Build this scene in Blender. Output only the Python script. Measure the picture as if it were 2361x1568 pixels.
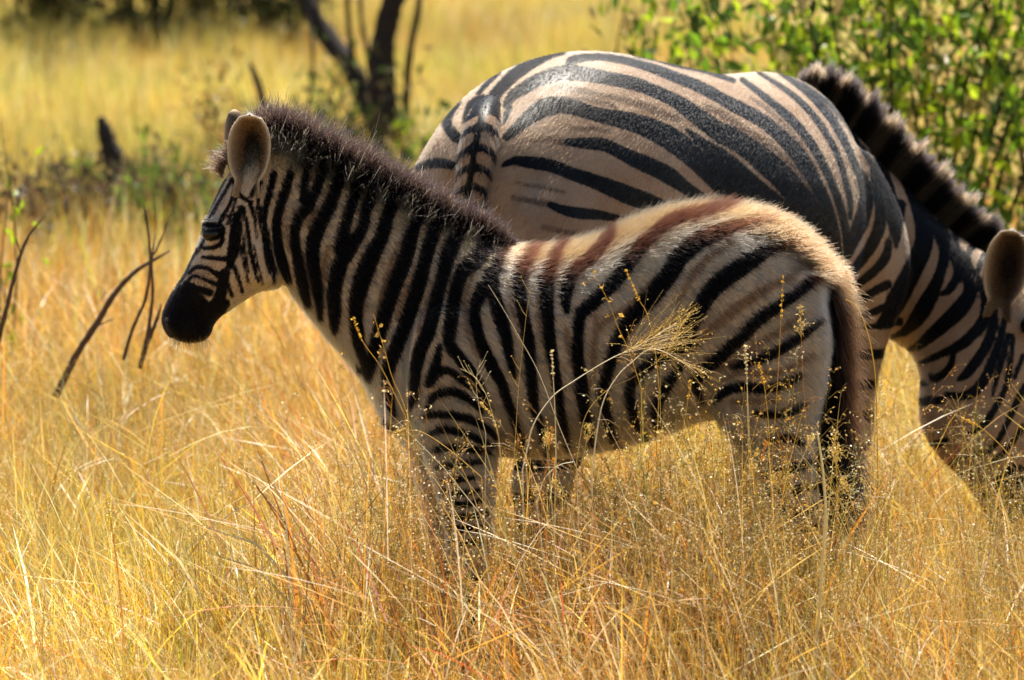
import bpy, bmesh, math, random
import numpy as np
from mathutils import Vector, Matrix, Euler

for o in list(bpy.data.objects):
    bpy.data.objects.remove(o)
R = math.radians
scene = bpy.context.scene
COL = scene.collection
rng = np.random.default_rng(7)
random.seed(7)

# ---------------------------------------------------------------- camera
CAM_Y, CAM_Z, CAM_X = -12.0, 1.86, -0.0976
FPX = 14700.0                    # focal length in units of a 2361 px wide frame
PITCH = math.atan(1384.0 / FPX)
cam_d = bpy.data.cameras.new('camera')
cam = bpy.data.objects.new('camera', cam_d)
COL.objects.link(cam)
cam.location = (CAM_X, CAM_Y, CAM_Z)
cam.rotation_euler = (math.pi / 2 - PITCH, 0, 0)
cam_d.sensor_width = 36.0
cam_d.lens = 36.0 * FPX / 2361.0
cam_d.clip_end = 6000
cam_d.dof.use_dof = True
cam_d.dof.focus_distance = 11.95
cam_d.dof.aperture_fstop = 6.5
cam_d.dof.aperture_blades = 7
scene.camera = cam

# ---------------------------------------------------------------- world, sun, exposure
SUN_EL, SUN_AZ = 59.0, 8.0       # degrees; azimuth clockwise from +Y (behind the animals, to the right)
world = bpy.data.worlds.new('World')
scene.world = world
world.use_nodes = True
wn = world.node_tree.nodes
sky = wn.new('ShaderNodeTexSky')
sky.sky_type = 'NISHITA'
sky.sun_disc = False
sky.sun_elevation = R(SUN_EL)
sky.sun_rotation = R(SUN_AZ)
sky.air_density = 1.0
sky.dust_density = 0.6
wn['Background'].inputs['Strength'].default_value = 0.066
world.node_tree.links.new(sky.outputs[0], wn['Background'].inputs['Color'])
sun_d = bpy.data.lights.new('sun', 'SUN')
sun_d.energy = 5.0
sun_d.angle = R(0.53)
sun_d.color = (1.0, 0.93, 0.82)
sun = bpy.data.objects.new('sun', sun_d)
COL.objects.link(sun)
sdir = Vector((math.sin(R(SUN_AZ)) * math.cos(R(SUN_EL)), math.cos(R(SUN_AZ)) * math.cos(R(SUN_EL)), math.sin(R(SUN_EL))))
sun.rotation_euler = (-sdir).to_track_quat('-Z', 'Y').to_euler()
sun.location = sdir * 40
scene.cycles.max_bounces = 4
scene.cycles.diffuse_bounces = 2
scene.cycles.glossy_bounces = 2
scene.cycles.transmission_bounces = 3
scene.cycles.transparent_max_bounces = 4
vs = scene.view_settings
vs.view_transform = 'Standard'
vs.look = 'None'
vs.exposure = 1.2
vs.gamma = 1.0
vs.use_curve_mapping = False

# ---------------------------------------------------------------- helpers
_f = np.array([0, math.cos(PITCH), -math.sin(PITCH)])
_u = np.array([0, math.sin(PITCH), math.cos(PITCH)])
_c = np.array([CAM_X, CAM_Y, CAM_Z])

def at(px, py, dist):
    """survey point: the place on the vertical plane `dist` metres away that was measured at (px, py)"""
    d = _f + (px - 1180.5) / FPX * np.array([1, 0, 0]) - (py - 784.0) / FPX * _u
    return _c + d * (dist / d[1])

def plate(P):
    """world points (n,3) -> measuring-plate coordinates (n,2)"""
    q = P - _c
    z = q @ _f
    return np.stack([1180.5 + FPX * q[:, 0] / z, 784.0 - FPX * (q @ _u) / z], 1)

def ss(a, b, x):
    t = np.clip((x - a) / (b - a), 0, 1)
    return t * t * (3 - 2 * t)

def link(o, parent=None):
    COL.objects.link(o)
    if parent is not None:
        o.parent = parent
    return o

def tag(o, label, cat, group=None, kind=None):
    o['label'] = label
    o['category'] = cat
    if group: o['group'] = group
    if kind: o['kind'] = kind
    return o

def empty(name, loc):
    o = bpy.data.objects.new(name, None)
    o.empty_display_size = 0.1
    o.location = Vector(loc)
    return link(o)

def mesh_obj(name, verts, faces, mat, parent=None, smooth=True, attrs=None):
    """verts in world space; stored relative to the parent's location"""
    v = np.asarray(verts, float)
    if parent is not None:
        v = v - np.array(parent_loc(parent))
    me = bpy.data.meshes.new(name)
    me.from_pydata(v.tolist(), [], [list(f) for f in faces])
    me.update()
    if smooth:
        me.polygons.foreach_set('use_smooth', [True] * len(me.polygons))
    if attrs:
        for k, a in attrs.items():
            a = np.asarray(a, np.float32)
            if a.ndim == 1:
                at_ = me.attributes.new(k, 'FLOAT', 'POINT')
                at_.data.foreach_set('value', a)
            else:
                at_ = me.attributes.new(k, 'FLOAT_COLOR', 'POINT')
                at_.data.foreach_set('color', np.concatenate([a, np.ones((len(a), 1), np.float32)], 1).ravel())
    me.materials.append(mat)
    o = bpy.data.objects.new(name, me)
    return link(o, parent)

def parent_loc(p):
    l = Vector(p.location)
    while p.parent is not None:
        p = p.parent
        l = l + Vector(p.location)
    return l

def catmull(P, k):
    """resample the rows of P (n,m) k times finer through a Catmull-Rom spline"""
    P = np.asarray(P, float)
    n = len(P)
    if n < 3:
        t = np.linspace(0, 1, k * (n - 1) + 1)[:, None]
        return P[0] * (1 - t) + P[-1] * t
    Q = np.vstack([2 * P[0] - P[1], P, 2 * P[-1] - P[-2]])
    out = []
    for i in range(1, n):
        p0, p1, p2, p3 = Q[i - 1], Q[i], Q[i + 1], Q[i + 2]
        for j in range(k):
            t = j / k
            out.append(0.5 * ((2 * p1) + (-p0 + p2) * t + (2 * p0 - 5 * p1 + 4 * p2 - p3) * t * t + (-p0 + 3 * p1 - 3 * p2 + p3) * t ** 3))
    out.append(P[-1])
    return np.array(out)

def loft(rows, n=24, k=4, e=0.9):
    """rows: (top xyz, bottom xyz, side xyz) half-axes are built from top/bottom and the side vector"""
    rows = catmull(np.array([np.concatenate(r) for r in rows]), k)
    V, F = [], []
    for r in rows:
        D, B, S = r[:3], r[3:6], r[6:9]
        C, A = (D + B) / 2, (D - B) / 2
        for j in range(n):
            t = 2 * math.pi * j / n
            c, s = math.cos(t), math.sin(t)
            c = math.copysign(abs(c) ** e, c); s = math.copysign(abs(s) ** e, s)
            V.append(C + A * c + S * s)
    m = len(rows)
    for i in range(m - 1):
        for j in range(n):
            a, b = i * n + j, i * n + (j + 1) % n
            F.append((a, b, b + n, a + n))
    F.append(tuple(reversed(range(n))))
    F.append(tuple(range((m - 1) * n, m * n)))
    return np.array(V), F

def fuse(name, lofts, voxel, smooth_it):
    """union of closed lofts -> one continuous skin"""
    V, F, off = [], [], 0
    for v, f in lofts:
        V.append(v); F += [tuple(i + off for i in q) for q in f]; off += len(v)
    me = bpy.data.meshes.new('tmp')
    me.from_pydata(np.vstack(V).tolist(), [], F)
    bm = bmesh.new(); bm.from_mesh(me); bmesh.ops.recalc_face_normals(bm, faces=bm.faces); bm.to_mesh(me); bm.free()
    o = bpy.data.objects.new('tmp', me); COL.objects.link(o)
    m = o.modifiers.new('r', 'REMESH'); m.mode = 'VOXEL'; m.voxel_size = voxel
    s = o.modifiers.new('s', 'SMOOTH'); s.factor = 0.5; s.iterations = smooth_it
    dg = bpy.context.evaluated_depsgraph_get()
    out = bpy.data.meshes.new_from_object(o.evaluated_get(dg))
    bpy.data.objects.remove(o); bpy.data.meshes.remove(me)
    out.name = name
    return out

def mesh_np(me):
    n = len(me.vertices)
    co = np.empty(n * 3); me.vertices.foreach_get('co', co)
    no = np.empty(n * 3); me.vertices.foreach_get('normal', no)
    return co.reshape(-1, 3), no.reshape(-1, 3)

def strokes_eval(P, strokes, pad=60.0):
    """signed distance (plate px) from points P (n,2) to a set of painted hair strokes; negative = inside"""
    out = np.full(len(P), 60.0)
    for st in strokes:
        S = catmull(st, 4)
        lo = S[:, :2].min(0) - pad - S[:, 2].max(); hi = S[:, :2].max(0) + pad + S[:, 2].max()
        idx = np.nonzero((P[:, 0] > lo[0]) & (P[:, 0] < hi[0]) & (P[:, 1] > lo[1]) & (P[:, 1] < hi[1]))[0]
        if len(idx) == 0: continue
        q = P[idx]; best = np.full(len(idx), 60.0)
        for a, b in zip(S[:-1], S[1:]):
            ab = b[:2] - a[:2]; L = ab @ ab + 1e-9
            t = np.clip(((q - a[:2]) @ ab) / L, 0, 1)
            d = np.hypot(q[:, 0] - a[0] - t * ab[0], q[:, 1] - a[1] - t * ab[1]) - (a[2] + t * (b[2] - a[2]))
            best = np.minimum(best, d)
        out[idx] = np.minimum(out[idx], best)
    return out

def vnoise(P, f, seed=0):
    """cheap smooth value noise on 3D points, about -1..1"""
    r = np.random.default_rng(seed)
    out = np.zeros(len(P))
    for i in range(5):
        d = r.normal(size=3); d *= f * r.uniform(.6, 1.5) / np.linalg.norm(d)
        d2 = r.normal(size=3); d2 *= f * r.uniform(.4, 1.0) / np.linalg.norm(d2)
        out += np.sin(P @ d + r.uniform(0, 7) + 1.7 * np.sin(P @ d2 + r.uniform(0, 7)))
    return out / 3.0

# ---------------------------------------------------------------- node helpers
class NT:
    def __init__(s, name):
        s.m = bpy.data.materials.new(name); s.m.use_nodes = True
        s.t = s.m.node_tree; s.n = s.t.nodes; s.n.clear()
        s.out = s.n.new('ShaderNodeOutputMaterial')
    def node(s, typ, **kw):
        n = s.n.new(typ)
        for k, v in kw.items():
            if k.startswith('in_'):
                key = k[3:]
                sock = n.inputs[int(key)] if key.isdigit() else n.inputs[key.replace('_', ' ')]
                if hasattr(v, 'is_output') or isinstance(v, bpy.types.NodeSocket): s.t.links.new(v, sock)
                else: sock.default_value = v
            else: setattr(n, k, v)
        return n
    def attr(s, name): return s.node('ShaderNodeAttribute', attribute_name=name)
    def math(s, op, a, b=0.0, c=None):
        kw = dict(operation=op, in_0=a, in_1=b)
        if c is not None: kw['in_2'] = c
        return s.node('ShaderNodeMath', **kw).outputs[0]
    def step(s, v, a, b, lo=0.0, hi=1.0):
        n = s.node('ShaderNodeMapRange', interpolation_type='SMOOTHSTEP', in_0=v, in_1=a, in_2=b, in_3=lo, in_4=hi)
        return n.outputs[0]
    def mix(s, f, a, b):
        n = s.n.new('ShaderNodeMix'); n.data_type = 'RGBA'
        for sock, v in ((n.inputs[0], f), (n.inputs[6], a), (n.inputs[7], b)):
            if isinstance(v, bpy.types.NodeSocket): s.t.links.new(v, sock)
            else: sock.default_value = v if not isinstance(v, tuple) else (*v, 1.0)[:4]
        return n.outputs[2]
    def noise(s, scale, detail=3.0, vec=None, rough=0.55):
        n = s.node('ShaderNodeTexNoise', in_Scale=scale, in_Detail=detail, in_Roughness=rough)
        if vec is not None: s.t.links.new(vec, n.inputs['Vector'])
        return n.outputs[0]
    def done(s, shader):
        s.t.links.new(shader, s.out.inputs['Surface']); return s.m
# ---------------------------------------------------------------- coat markings: centre lines and widths, read off the animals
PLATES = {1: (600, 400, 1000 / 1568), 2: (1000, 400, 1200 / 1711), 3: (1400, 900, 1100 / 1568), 4: (2200, 700, 1300 / 1568),
          5: (1600, 150, 1300 / 2361), 6: (2600, 150, 1100 / 1568), 7: (3200, 800, 802 / 1006)}
U = 2361.0 / 4002.0

def S(plate_id, s):
    """'x,y,w x,y,w ...' on one measuring plate -> array of centre x, centre y, half width"""
    ox, oy, k = PLATES[plate_id]
    a = np.array([[float(c) for c in p.split(',')] for p in s.split()])
    return np.stack([(ox + k * a[:, 0]) * U, (oy + k * a[:, 1]) * U, a[:, 2] * k * U / 2], 1)

FOAL_DARK = [S(1, t) for t in """650,500,16 640,590,16 655,690,14 685,790,18 700,900,28 720,980,32 740,1060,15
740,440,34 715,540,34 690,640,30 682,720,22 690,800,18
840,440,40 805,560,52 772,650,50 755,750,50 765,880,56 795,1000,60 830,1100,35
1075,250,50 1035,420,50 1003,520,55 945,640,70 885,720,60 865,830,55 885,960,60 910,1100,65 945,1240,40
955,330,35 930,470,38 915,600,40
1215,260,60 1140,470,60 1085,620,75 1005,780,85 975,900,80 985,1030,70 1010,1180,60 1022,1330,25
1330,330,50 1225,600,60 1180,750,60 1145,900,75
1420,360,35 1310,640,62 1285,760,62 1200,900,85 1140,1000,92 1110,1150,82 1110,1300,72 1110,1410,30
1545,400,45 1440,680,72 1400,820,80 1320,980,100 1270,1120,100 1240,1280,80 1255,1450,70 1265,1540,40
75,1260,120 100,1220,150 190,1290,210 200,1380,230 275,1400,170
165,1150,70 220,1180,90 300,1250,90
325,775,80 395,785,90 355,805,90
425,815,18 412,868,26 350,892,24 290,890,18
455,965,26 370,955,24 300,950,18
405,1065,34 335,1020,22 265,1010,22 215,1045,20
395,1120,30 315,1085,20 250,1065,18 215,1085,18
345,1165,44 270,1145,42 200,1110,36
505,690,34 502,800,58 490,900,72 468,1000,45
435,1050,62 420,1140,66 395,1225,76 350,1260,70
480,470,18 430,560,16 380,640,14 335,715,12
440,470,14 390,560,13 348,650,12 318,715,10
500,520,18 470,620,16 430,680,14 400,740,12
505,590,14 480,680,14 450,745,12
545,640,22 512,720,36
552,650,18 575,760,20 590,880,22 610,980,22 640,1100,13
590,620,25 622,720,15 632,830,9
490,480,20 520,555,20 570,600,22 600,610,20
596,575,18 625,520,20 655,490,20
478,960,20 520,1080,20 545,1165,16
440,1070,20 480,1185,22
385,1290,84 440,1235,56
270,900,14 235,960,14 195,1050,16 150,1120,20
630,640,10 668,800,12 690,960,16 715,1050,12
735,1070,18 742,1110,10
520,640,12 536,760,14 558,900,14 578,1040,12
655,640,9 692,770,11 722,910,12 748,1040,9
530,860,10 555,985,13 582,1110,12
612,870,9 640,1000,11 668,1110,8
365,690,8 395,620,10 440,540,10
460,640,10 435,705,10 415,735,8
455,700,8 475,760,12 470,830,14
330,800,10 300,860,14 262,930,14""".split('\n')] + [S(2, t) for t in """990,510,45 910,640,52 872,720,70 840,850,80 790,980,80 740,1120,75 700,1250,75 650,1420,65 625,1530,40
1060,560,40 985,740,70 950,860,70 910,1010,75 870,1130,75 810,1300,75 750,1450,70 730,1540,58 740,1613,55 755,1700,42 775,1755,12
1170,650,50 1085,820,80 1040,980,66 1000,1130,70 960,1280,75 910,1400,70 885,1550,56 880,1650,45 855,1700,20
1320,740,66 1235,870,92 1152,950,72 1110,1080,70 1090,1220,70 1080,1340,60 1140,1430,60 1220,1540,60 1272,1655,45 1300,1715,26
1400,740,50 1370,820,54 1330,930,66 1270,1040,72 1225,1130,60 1225,1230,55 1260,1350,60 1320,1480,65 1372,1565,52 1402,1665,45 1440,1775,40 1472,1890,32 1490,1950,26
1310,960,72 1330,1080,70 1370,1220,70 1400,1330,60 1420,1450,40 1440,1530,20
1535,780,62 1492,875,70 1472,960,68 1470,1050,65 1490,1180,56 1520,1330,60 1532,1500,58 1542,1613,55 1556,1720,45 1590,1813,38 1605,1900,34 1612,1960,28
1685,770,54 1645,850,62 1620,960,80 1620,1080,70 1630,1230,60 1650,1400,58 1670,1510,50 1688,1620,45 1702,1740,42 1722,1830,38 1735,1930,32
590,1440,20 610,1500,26""".split('\n')] + [S(3, t) for t in """455,650,22 430,760,48 385,860,34
400,862,28 450,792,40 510,786,35 570,830,35 625,880,20
385,985,20 430,922,38 510,900,40 580,920,40 640,960,30 690,1012,18
362,1042,20 420,1030,33 500,1030,35 580,1042,40 660,1072,35 740,1122,28 772,1165,14
400,1140,18 460,1112,30 540,1120,35 620,1142,35 700,1182,30 755,1205,18
420,1232,18 480,1212,34 560,1215,35 640,1222,34 735,1244,22
440,1322,18 520,1310,30 600,1300,30 690,1288,22
470,1396,18 560,1390,25 650,1378,18
470,1450,24 560,1470,30 670,1450,18
500,1520,24 600,1530,30 690,1504,18
480,1590,24 600,1600,34 720,1580,20
500,1660,24 600,1665,34 710,1650,20
520,1740,30 620,1740,40 710,1725,26
1380,50,56 1290,150,62 1200,220,72 1170,300,70 1156,400,50 1166,455,22
1200,640,20 1222,760,42 1235,900,42 1250,1000,38 1270,1100,32
0,606,60 22,700,38 40,785,14
0,770,26 35,800,16
140,1060,12 175,1095,16 220,1130,10""".split('\n')] + [S(4, t) for t in """790,120,26 640,165,45 500,205,52 420,262,56 340,345,72 255,470,64 135,590,60 82,645,50 74,800,40 95,950,38 105,1060,36 120,1150,34 128,1250,28
945,190,24 830,215,40 720,255,70 620,300,85 550,370,82 500,450,80 430,540,80 360,620,70 300,690,60 250,790,52 215,900,46 190,1010,45 205,1110,42 225,1190,38 250,1280,28
1030,305,40 940,350,62 850,410,80 760,470,82 690,540,76 640,620,70 602,700,66 580,770,70 520,812,60 430,860,52 350,930,46 315,1000,42 325,1080,40 345,1150,36 380,1240,24
1190,470,46 1120,530,40 1020,600,46 920,670,50 830,760,52 740,840,52 660,910,56 622,960,40 640,1010,24 658,1055,13
560,880,28 485,985,44 440,1080,42 442,1140,36 450,1210,22
1225,668,18 1170,710,25 1100,760,35 1020,810,40 930,850,40 840,875,30 798,892,12
1120,930,24 1040,970,35 940,990,40 850,980,40 770,1000,40 722,1045,22
1145,1062,18 1070,1100,30 980,1112,30 900,1106,18
975,1232,18 1060,1222,36 1130,1245,18
960,1390,24 1060,1372,44 1180,1335,18
1000,1480,30 1080,1470,44 1190,1450,20
1040,1570,30 1120,1560,40 1200,1545,20
1050,1660,30 1120,1650,40 1190,1640,20""".split('\n')]
FOAL_BROWN = [S(4, t) for t in """790,300,26 700,362,30 630,432,30 580,510,18 540,590,14
1085,455,22 960,520,32 850,590,40 750,670,40 660,752,30 600,815,16
1135,640,18 1020,720,25 920,782,25 820,850,24 740,900,16
1185,830,18 1080,890,22 960,920,25 840,915,20 755,945,16
1005,1045,16 900,1048,20 800,1050,16
480,440,18 380,530,22 290,620,20 190,680,22 150,760,20 150,900,16
590,620,10 470,700,20 380,780,18 320,880,16
180,230,20 240,170,30 330,120,30
1130,400,24 1100,440,16""".split('\n')] + [S(3, t) for t in """220,90,14 180,250,18 140,400,14
320,220,10 270,350,14 215,500,14
420,330,10 370,440,14 330,560,12
640,240,14 600,380,12 620,600,16 720,780,16
850,300,14 860,420,16 900,560,14
1000,300,16 1010,480,18 1050,700,14
1160,560,20 1190,760,18
1330,480,14 1310,700,24 1300,880,18
860,740,26 870,820,16""".split('\n')] + [S(1, t) for t in """990,660,24 945,760,10
1075,890,22 1050,1000,26 1040,1120,14
1460,960,20 1420,1100,24 1380,1250,14
820,760,12 830,900,10""".split('\n')]

ADULT_DARK = [S(5, t) for t in """690,700,50 760,640,66 850,560,96 960,492,125 1080,472,108 1200,500,98 1330,540,92 1480,572,112 1640,612,130 1780,672,150 1900,742,160 2010,830,152 2120,930,150 2230,1040,150 2330,1130,140 2450,1240,130 2560,1380,120 2640,1540,110 2700,1720,90 2720,1900,60
1120,738,40 1250,745,70 1370,752,82 1480,800,82 1600,860,100 1740,920,110 1850,980,110 1960,1060,80 2060,1130,76 2180,1240,70 2260,1380,60
660,905,18 740,870,50 850,880,75 1000,902,82 1150,960,82 1300,1010,92 1450,1070,110 1600,1130,120 1750,1180,100 1900,1250,90 2020,1350,80 2080,1480,60
1000,1182,36 1100,1220,60 1200,1240,72 1330,1252,62 1450,1272,44 1560,1300,30
560,460,70 640,360,80 740,262,82 860,182,72 1000,122,40 1100,100,22
690,470,44 735,405,66 850,330,88 1000,262,90 1150,242,102 1300,262,92 1450,290,88 1600,322,86 1750,380,82 1880,440,90 2000,520,112 2110,600,122 2230,690,130
1155,240,46 1150,160,60 1300,132,42 1450,142,45 1600,175,50 1750,220,60 1900,280,70 2030,330,72 2150,390,80
1600,120,16 1750,150,22 1900,190,26 2100,232,26 2300,300,26
490,390,22 560,310,30 640,240,24
340,440,56 272,540,70 270,620,62 320,690,70 385,745,36
525,415,28 450,450,40 405,520,30 388,600,16
60,920,40 120,895,54 190,885,62 260,890,60 360,915,36
705,490,42 684,560,30 668,605,12
560,470,90 540,520,90 520,560,70""".split('\n')] + [S(6, t) for t in """120,505,10 200,575,46 330,680,92 430,770,102 520,850,102 620,930,100 720,1040,95 790,1170,90 830,1320,85 850,1500,70 850,1680,50
335,535,112 450,602,112 560,690,128 660,782,128 740,880,128 810,970,128 860,1080,108 905,1190,90 935,1320,85 945,1480,75 940,1640,60 930,1760,40
250,298,58 340,352,62 440,402,70 540,458,72 620,520,72 700,600,80 770,690,80 830,790,70 880,890,62 920,1000,60 942,1100,58 962,1210,44 975,1340,46 985,1480,44 985,1620,36
430,230,22 560,330,32 680,432,44 780,540,46 850,650,42 912,770,40 960,890,40 990,1000,40 1010,1100,40 1012,1210,28
520,190,14 680,290,22 800,400,30 890,520,32 960,650,30 1000,780,28 1030,900,26 1030,1000,16
640,190,16 780,290,32 890,400,40 970,520,40 1030,640,36 1072,740,42
1075,740,40 1110,810,68 1120,900,72 1092,1020,80 1050,1120,62 1020,1210,34
1150,740,16 1182,850,48 1202,960,60 1190,1060,62 1150,1150,60 1090,1240,50 1030,1312,38
1245,1130,32 1230,1215,48 1170,1290,46 1100,1350,40 1040,1392,28
1240,1370,44 1160,1412,40 1080,1462,34 1040,1490,24
1222,1500,40 1140,1532,32 1060,1560,24
760,250,10 900,350,14 1000,460,15 1080,590,15 1150,710,18 1200,840,16 1240,970,14 1262,1110,12
1100,600,8 1170,720,12 1225,850,10 1256,1000,8
1180,640,50 1212,760,72 1245,870,82 1272,980,76 1286,1080,46 1284,1160,20
1480,560,60 1385,680,66 1336,765,60 1376,870,70 1418,960,74
1205,240,80 1110,360,70 1065,450,60
1345,400,80 1250,520,80 1180,620,80
1580,720,80 1450,860,72 1430,950,60 1480,1060,50""".split('\n')] + [S(7, t) for t in """400,0,60 395,120,40 380,205,22
470,-30,66 512,100,90 512,200,100 470,300,102 420,400,102 380,480,100 340,550,70 298,592,36
520,0,40 580,130,50 612,230,50 600,320,60 570,400,70 530,480,90 480,560,82 420,622,50 365,648,22
650,230,42 682,330,50 645,410,50 600,442,26
690,250,36 720,340,50 742,420,70 700,500,90 620,580,82 550,640,70 490,690,48 435,712,22
790,380,36 820,470,50 812,560,60 750,640,62 690,690,60 620,722,40 560,750,35 498,778,22
660,700,30 652,770,32 620,820,32 570,852,35 545,835,16
860,480,28 852,600,40 820,690,50 770,770,50 720,832,40 685,856,16
910,560,22 890,660,30 850,770,40 810,860,46 760,915,46 700,940,35 625,928,20
930,640,18 900,750,24 870,860,20 850,945,8
955,640,14 940,760,18 920,880,20 880,970,25 830,1050,30 770,1112,30 705,1136,16
1000,740,18 960,850,14
1010,890,25 960,990,25 920,1080,22 870,1170,22 820,1212,22 725,1232,16
1010,1075,20 960,1150,20 900,1222,20 845,1262,10
500,965,34 550,960,42 605,960,30
505,875,26 525,878,16
530,1178,20 590,1170,30 640,1140,12
645,1280,22 705,1236,24
800,1440,30 860,1400,40 900,1330,40 950,1300,60
980,1360,160 1020,1450,180 960,1500,160 1080,1480,170
1045,680,14 1062,860,18 1062,1050,18 1050,1230,16
1095,640,14 1118,820,18 1118,1030,18 1100,1230,16
1150,620,14 1168,800,16 1166,1000,18 1140,1200,16
640,0,50 600,70,52 620,150,50 680,230,42 742,325,36
760,-20,60 685,110,52 670,190,42 720,270,32 790,370,24
850,90,50 765,190,42 732,250,32 765,340,18
880,160,44 805,260,32 780,330,20""".split('\n')]
ADULT_BROWN = [S(5, t) for t in """870,735,20 1000,718,26 1120,742,40
730,1130,18 850,1150,28 1000,1180,40
950,1340,24 1080,1370,26 1200,1382,20
1040,345,22 1180,365,34 1350,402,30 1500,432,34 1650,475,44 1780,532,52 1900,565,44
900,500,20 1200,430,30 1450,480,30
760,1030,10 900,1050,16 1100,1090,12
1150,640,14 1300,640,20 1420,660,14""".split('\n')] + [S(6, t) for t in """230,380,28 330,432,40 450,520,40 560,590,40 680,682,40 760,782,30 835,890,22
480,330,10 600,420,20 700,520,18 790,640,16 850,760,16
600,250,8 740,350,14 850,460,16 930,590,14 990,720,14
730,230,8 860,330,14 970,450,14""".split('\n')]
# ---------------------------------------------------------------- ground
t = NT('dry_soil')
geo = t.node('ShaderNodeTexCoord').outputs['Object']
n1 = t.noise(1.3, 5.0, geo); n2 = t.noise(45.0, 4.0, geo)
c = t.mix(t.step(n1, .35, .65), (0.44, 0.30, 0.11), (0.36, 0.22, 0.08))
c = t.mix(t.step(n2, .3, .7), c, (0.22, 0.13, 0.05))
b = t.node('ShaderNodeBump', in_Strength=.6, in_Distance=.03, in_Height=n2)
p = t.node('ShaderNodeBsdfPrincipled', in_Base_Color=c, in_Roughness=.95, in_Normal=b.outputs[0])
SOIL = t.done(p.outputs[0])
g = mesh_obj('ground', [(-2500, -60, 0), (2500, -60, 0), (2500, 5000, 0), (-2500, 5000, 0)], [(0, 1, 2, 3)], SOIL, smooth=False)
g['kind'] = 'structure'; g['label'] = 'flat dry savanna ground under the grass'
# ---------------------------------------------------------------- coat materials
def coat_material(name, light, tan, dark, brown, gloss, edge):
    t = NT(name)
    st = t.attr('stripe').outputs['Fac']; br = t.attr('shadow').outputs['Fac']; rust = t.attr('rust').outputs['Fac']
    geo = t.node('ShaderNodeTexCoord').outputs['Object']
    n1 = t.noise(150.0, 4.0, geo); n2 = t.noise(16.0, 3.0, geo); n3 = t.noise(330.0, 3.0, geo)
    j = t.math('MULTIPLY', t.math('SUBTRACT', n1, 0.5), edge)
    f = t.step(t.math('ADD', st, j), -2.2, 2.2, 1.0, 0.0)
    fb = t.math('MULTIPLY', t.step(t.math('ADD', br, t.math('MULTIPLY', j, 1.6)), -5.0, 5.0, 1.0, 0.0), 0.75)
    base = t.mix(t.step(n2, 0.35, 0.75), light, tan)
    base = t.mix(fb, base, brown)
    dk = t.mix(rust, dark, (0.11, 0.036, 0.012))
    c = t.mix(f, base, dk)
    c = t.mix(t.step(n3, 0.2, 0.8, 0.0, 0.25), c, (0.001, 0.0008, 0.0007))
    bump = t.node('ShaderNodeBump', in_Strength=0.3, in_Distance=0.003, in_Height=n3)
    p = t.node('ShaderNodeBsdfPrincipled', in_Base_Color=c, in_Roughness=gloss, in_Normal=bump.outputs[0])
    p.inputs['Specular IOR Level'].default_value = 0.15 if gloss < .6 else 0.10
    p.inputs['Sheen Weight'].default_value = 0.0
    p.inputs['Sheen Roughness'].default_value = 0.4
    return t.done(p.outputs[0])

def simple_mat(name, col, rough=0.6, spec=0.5, var=None, scale=60.0, bump=0.0):
    t = NT(name)
    geo = t.node('ShaderNodeTexCoord').outputs['Object']
    n = t.noise(scale, 4.0, geo)
    c = t.mix(n, col, var if var else col)
    p = t.node('ShaderNodeBsdfPrincipled', in_Base_Color=c, in_Roughness=rough)
    p.inputs['Specular IOR Level'].default_value = spec
    if bump:
        b = t.node('ShaderNodeBump', in_Strength=bump, in_Distance=0.01, in_Height=n)
        t.t.links.new(b.outputs[0], p.inputs['Normal'])
    return t.done(p.outputs[0])

def vcol_mat(name, rough=0.7, spec=0.3, trans=0.0):
    t = NT(name)
    c = t.attr('tint').outputs['Color']
    p = t.node('ShaderNodeBsdfPrincipled', in_Base_Color=c, in_Roughness=rough)
    p.inputs['Specular IOR Level'].default_value = spec
    if not trans: return t.done(p.outputs[0])
    tr = t.node('ShaderNodeBsdfTranslucent', in_Color=c)
    m = t.node('ShaderNodeMixShader', in_0=trans); t.t.links.new(p.outputs[0], m.inputs[1]); t.t.links.new(tr.outputs[0], m.inputs[2])
    return t.done(m.outputs[0])

def hair_mat(name, rough=0.5, ior=1.2):
    t = NT(name)
    c = t.attr('tint').outputs['Color']
    h = t.n.new('ShaderNodeBsdfHairPrincipled')
    h.parametrization = 'COLOR'
    t.t.links.new(c, h.inputs['Color'])
    h.inputs['Roughness'].default_value = rough
    h.inputs['Radial Roughness'].default_value = 0.45
    h.inputs['Coat'].default_value = 0.0
    h.inputs['IOR'].default_value = ior
    return t.done(h.outputs[0])

FOAL_COAT = coat_material('foal_coat', (0.52, 0.40, 0.28), (0.42, 0.29, 0.18), (0.004, 0.0033, 0.003), (0.20, 0.105, 0.052), 0.72, 7.0)
ADULT_COAT = coat_material('zebra_coat', (0.36, 0.245, 0.155), (0.29, 0.175, 0.10), (0.0016, 0.0015, 0.0017), (0.055, 0.028, 0.015), 0.42, 7.0)
HAIR = hair_mat('coat_hair')
MANE = hair_mat('mane_hair', 0.65, 1.06)
SLEEK = hair_mat('sleek_hair', 0.6, 1.25)
EAR = vcol_mat('ear_skin', 0.8, 0.2, 0.25)
EYE = simple_mat('eye_gloss', (0.004, 0.003, 0.0025), 0.16, 0.35)

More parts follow.
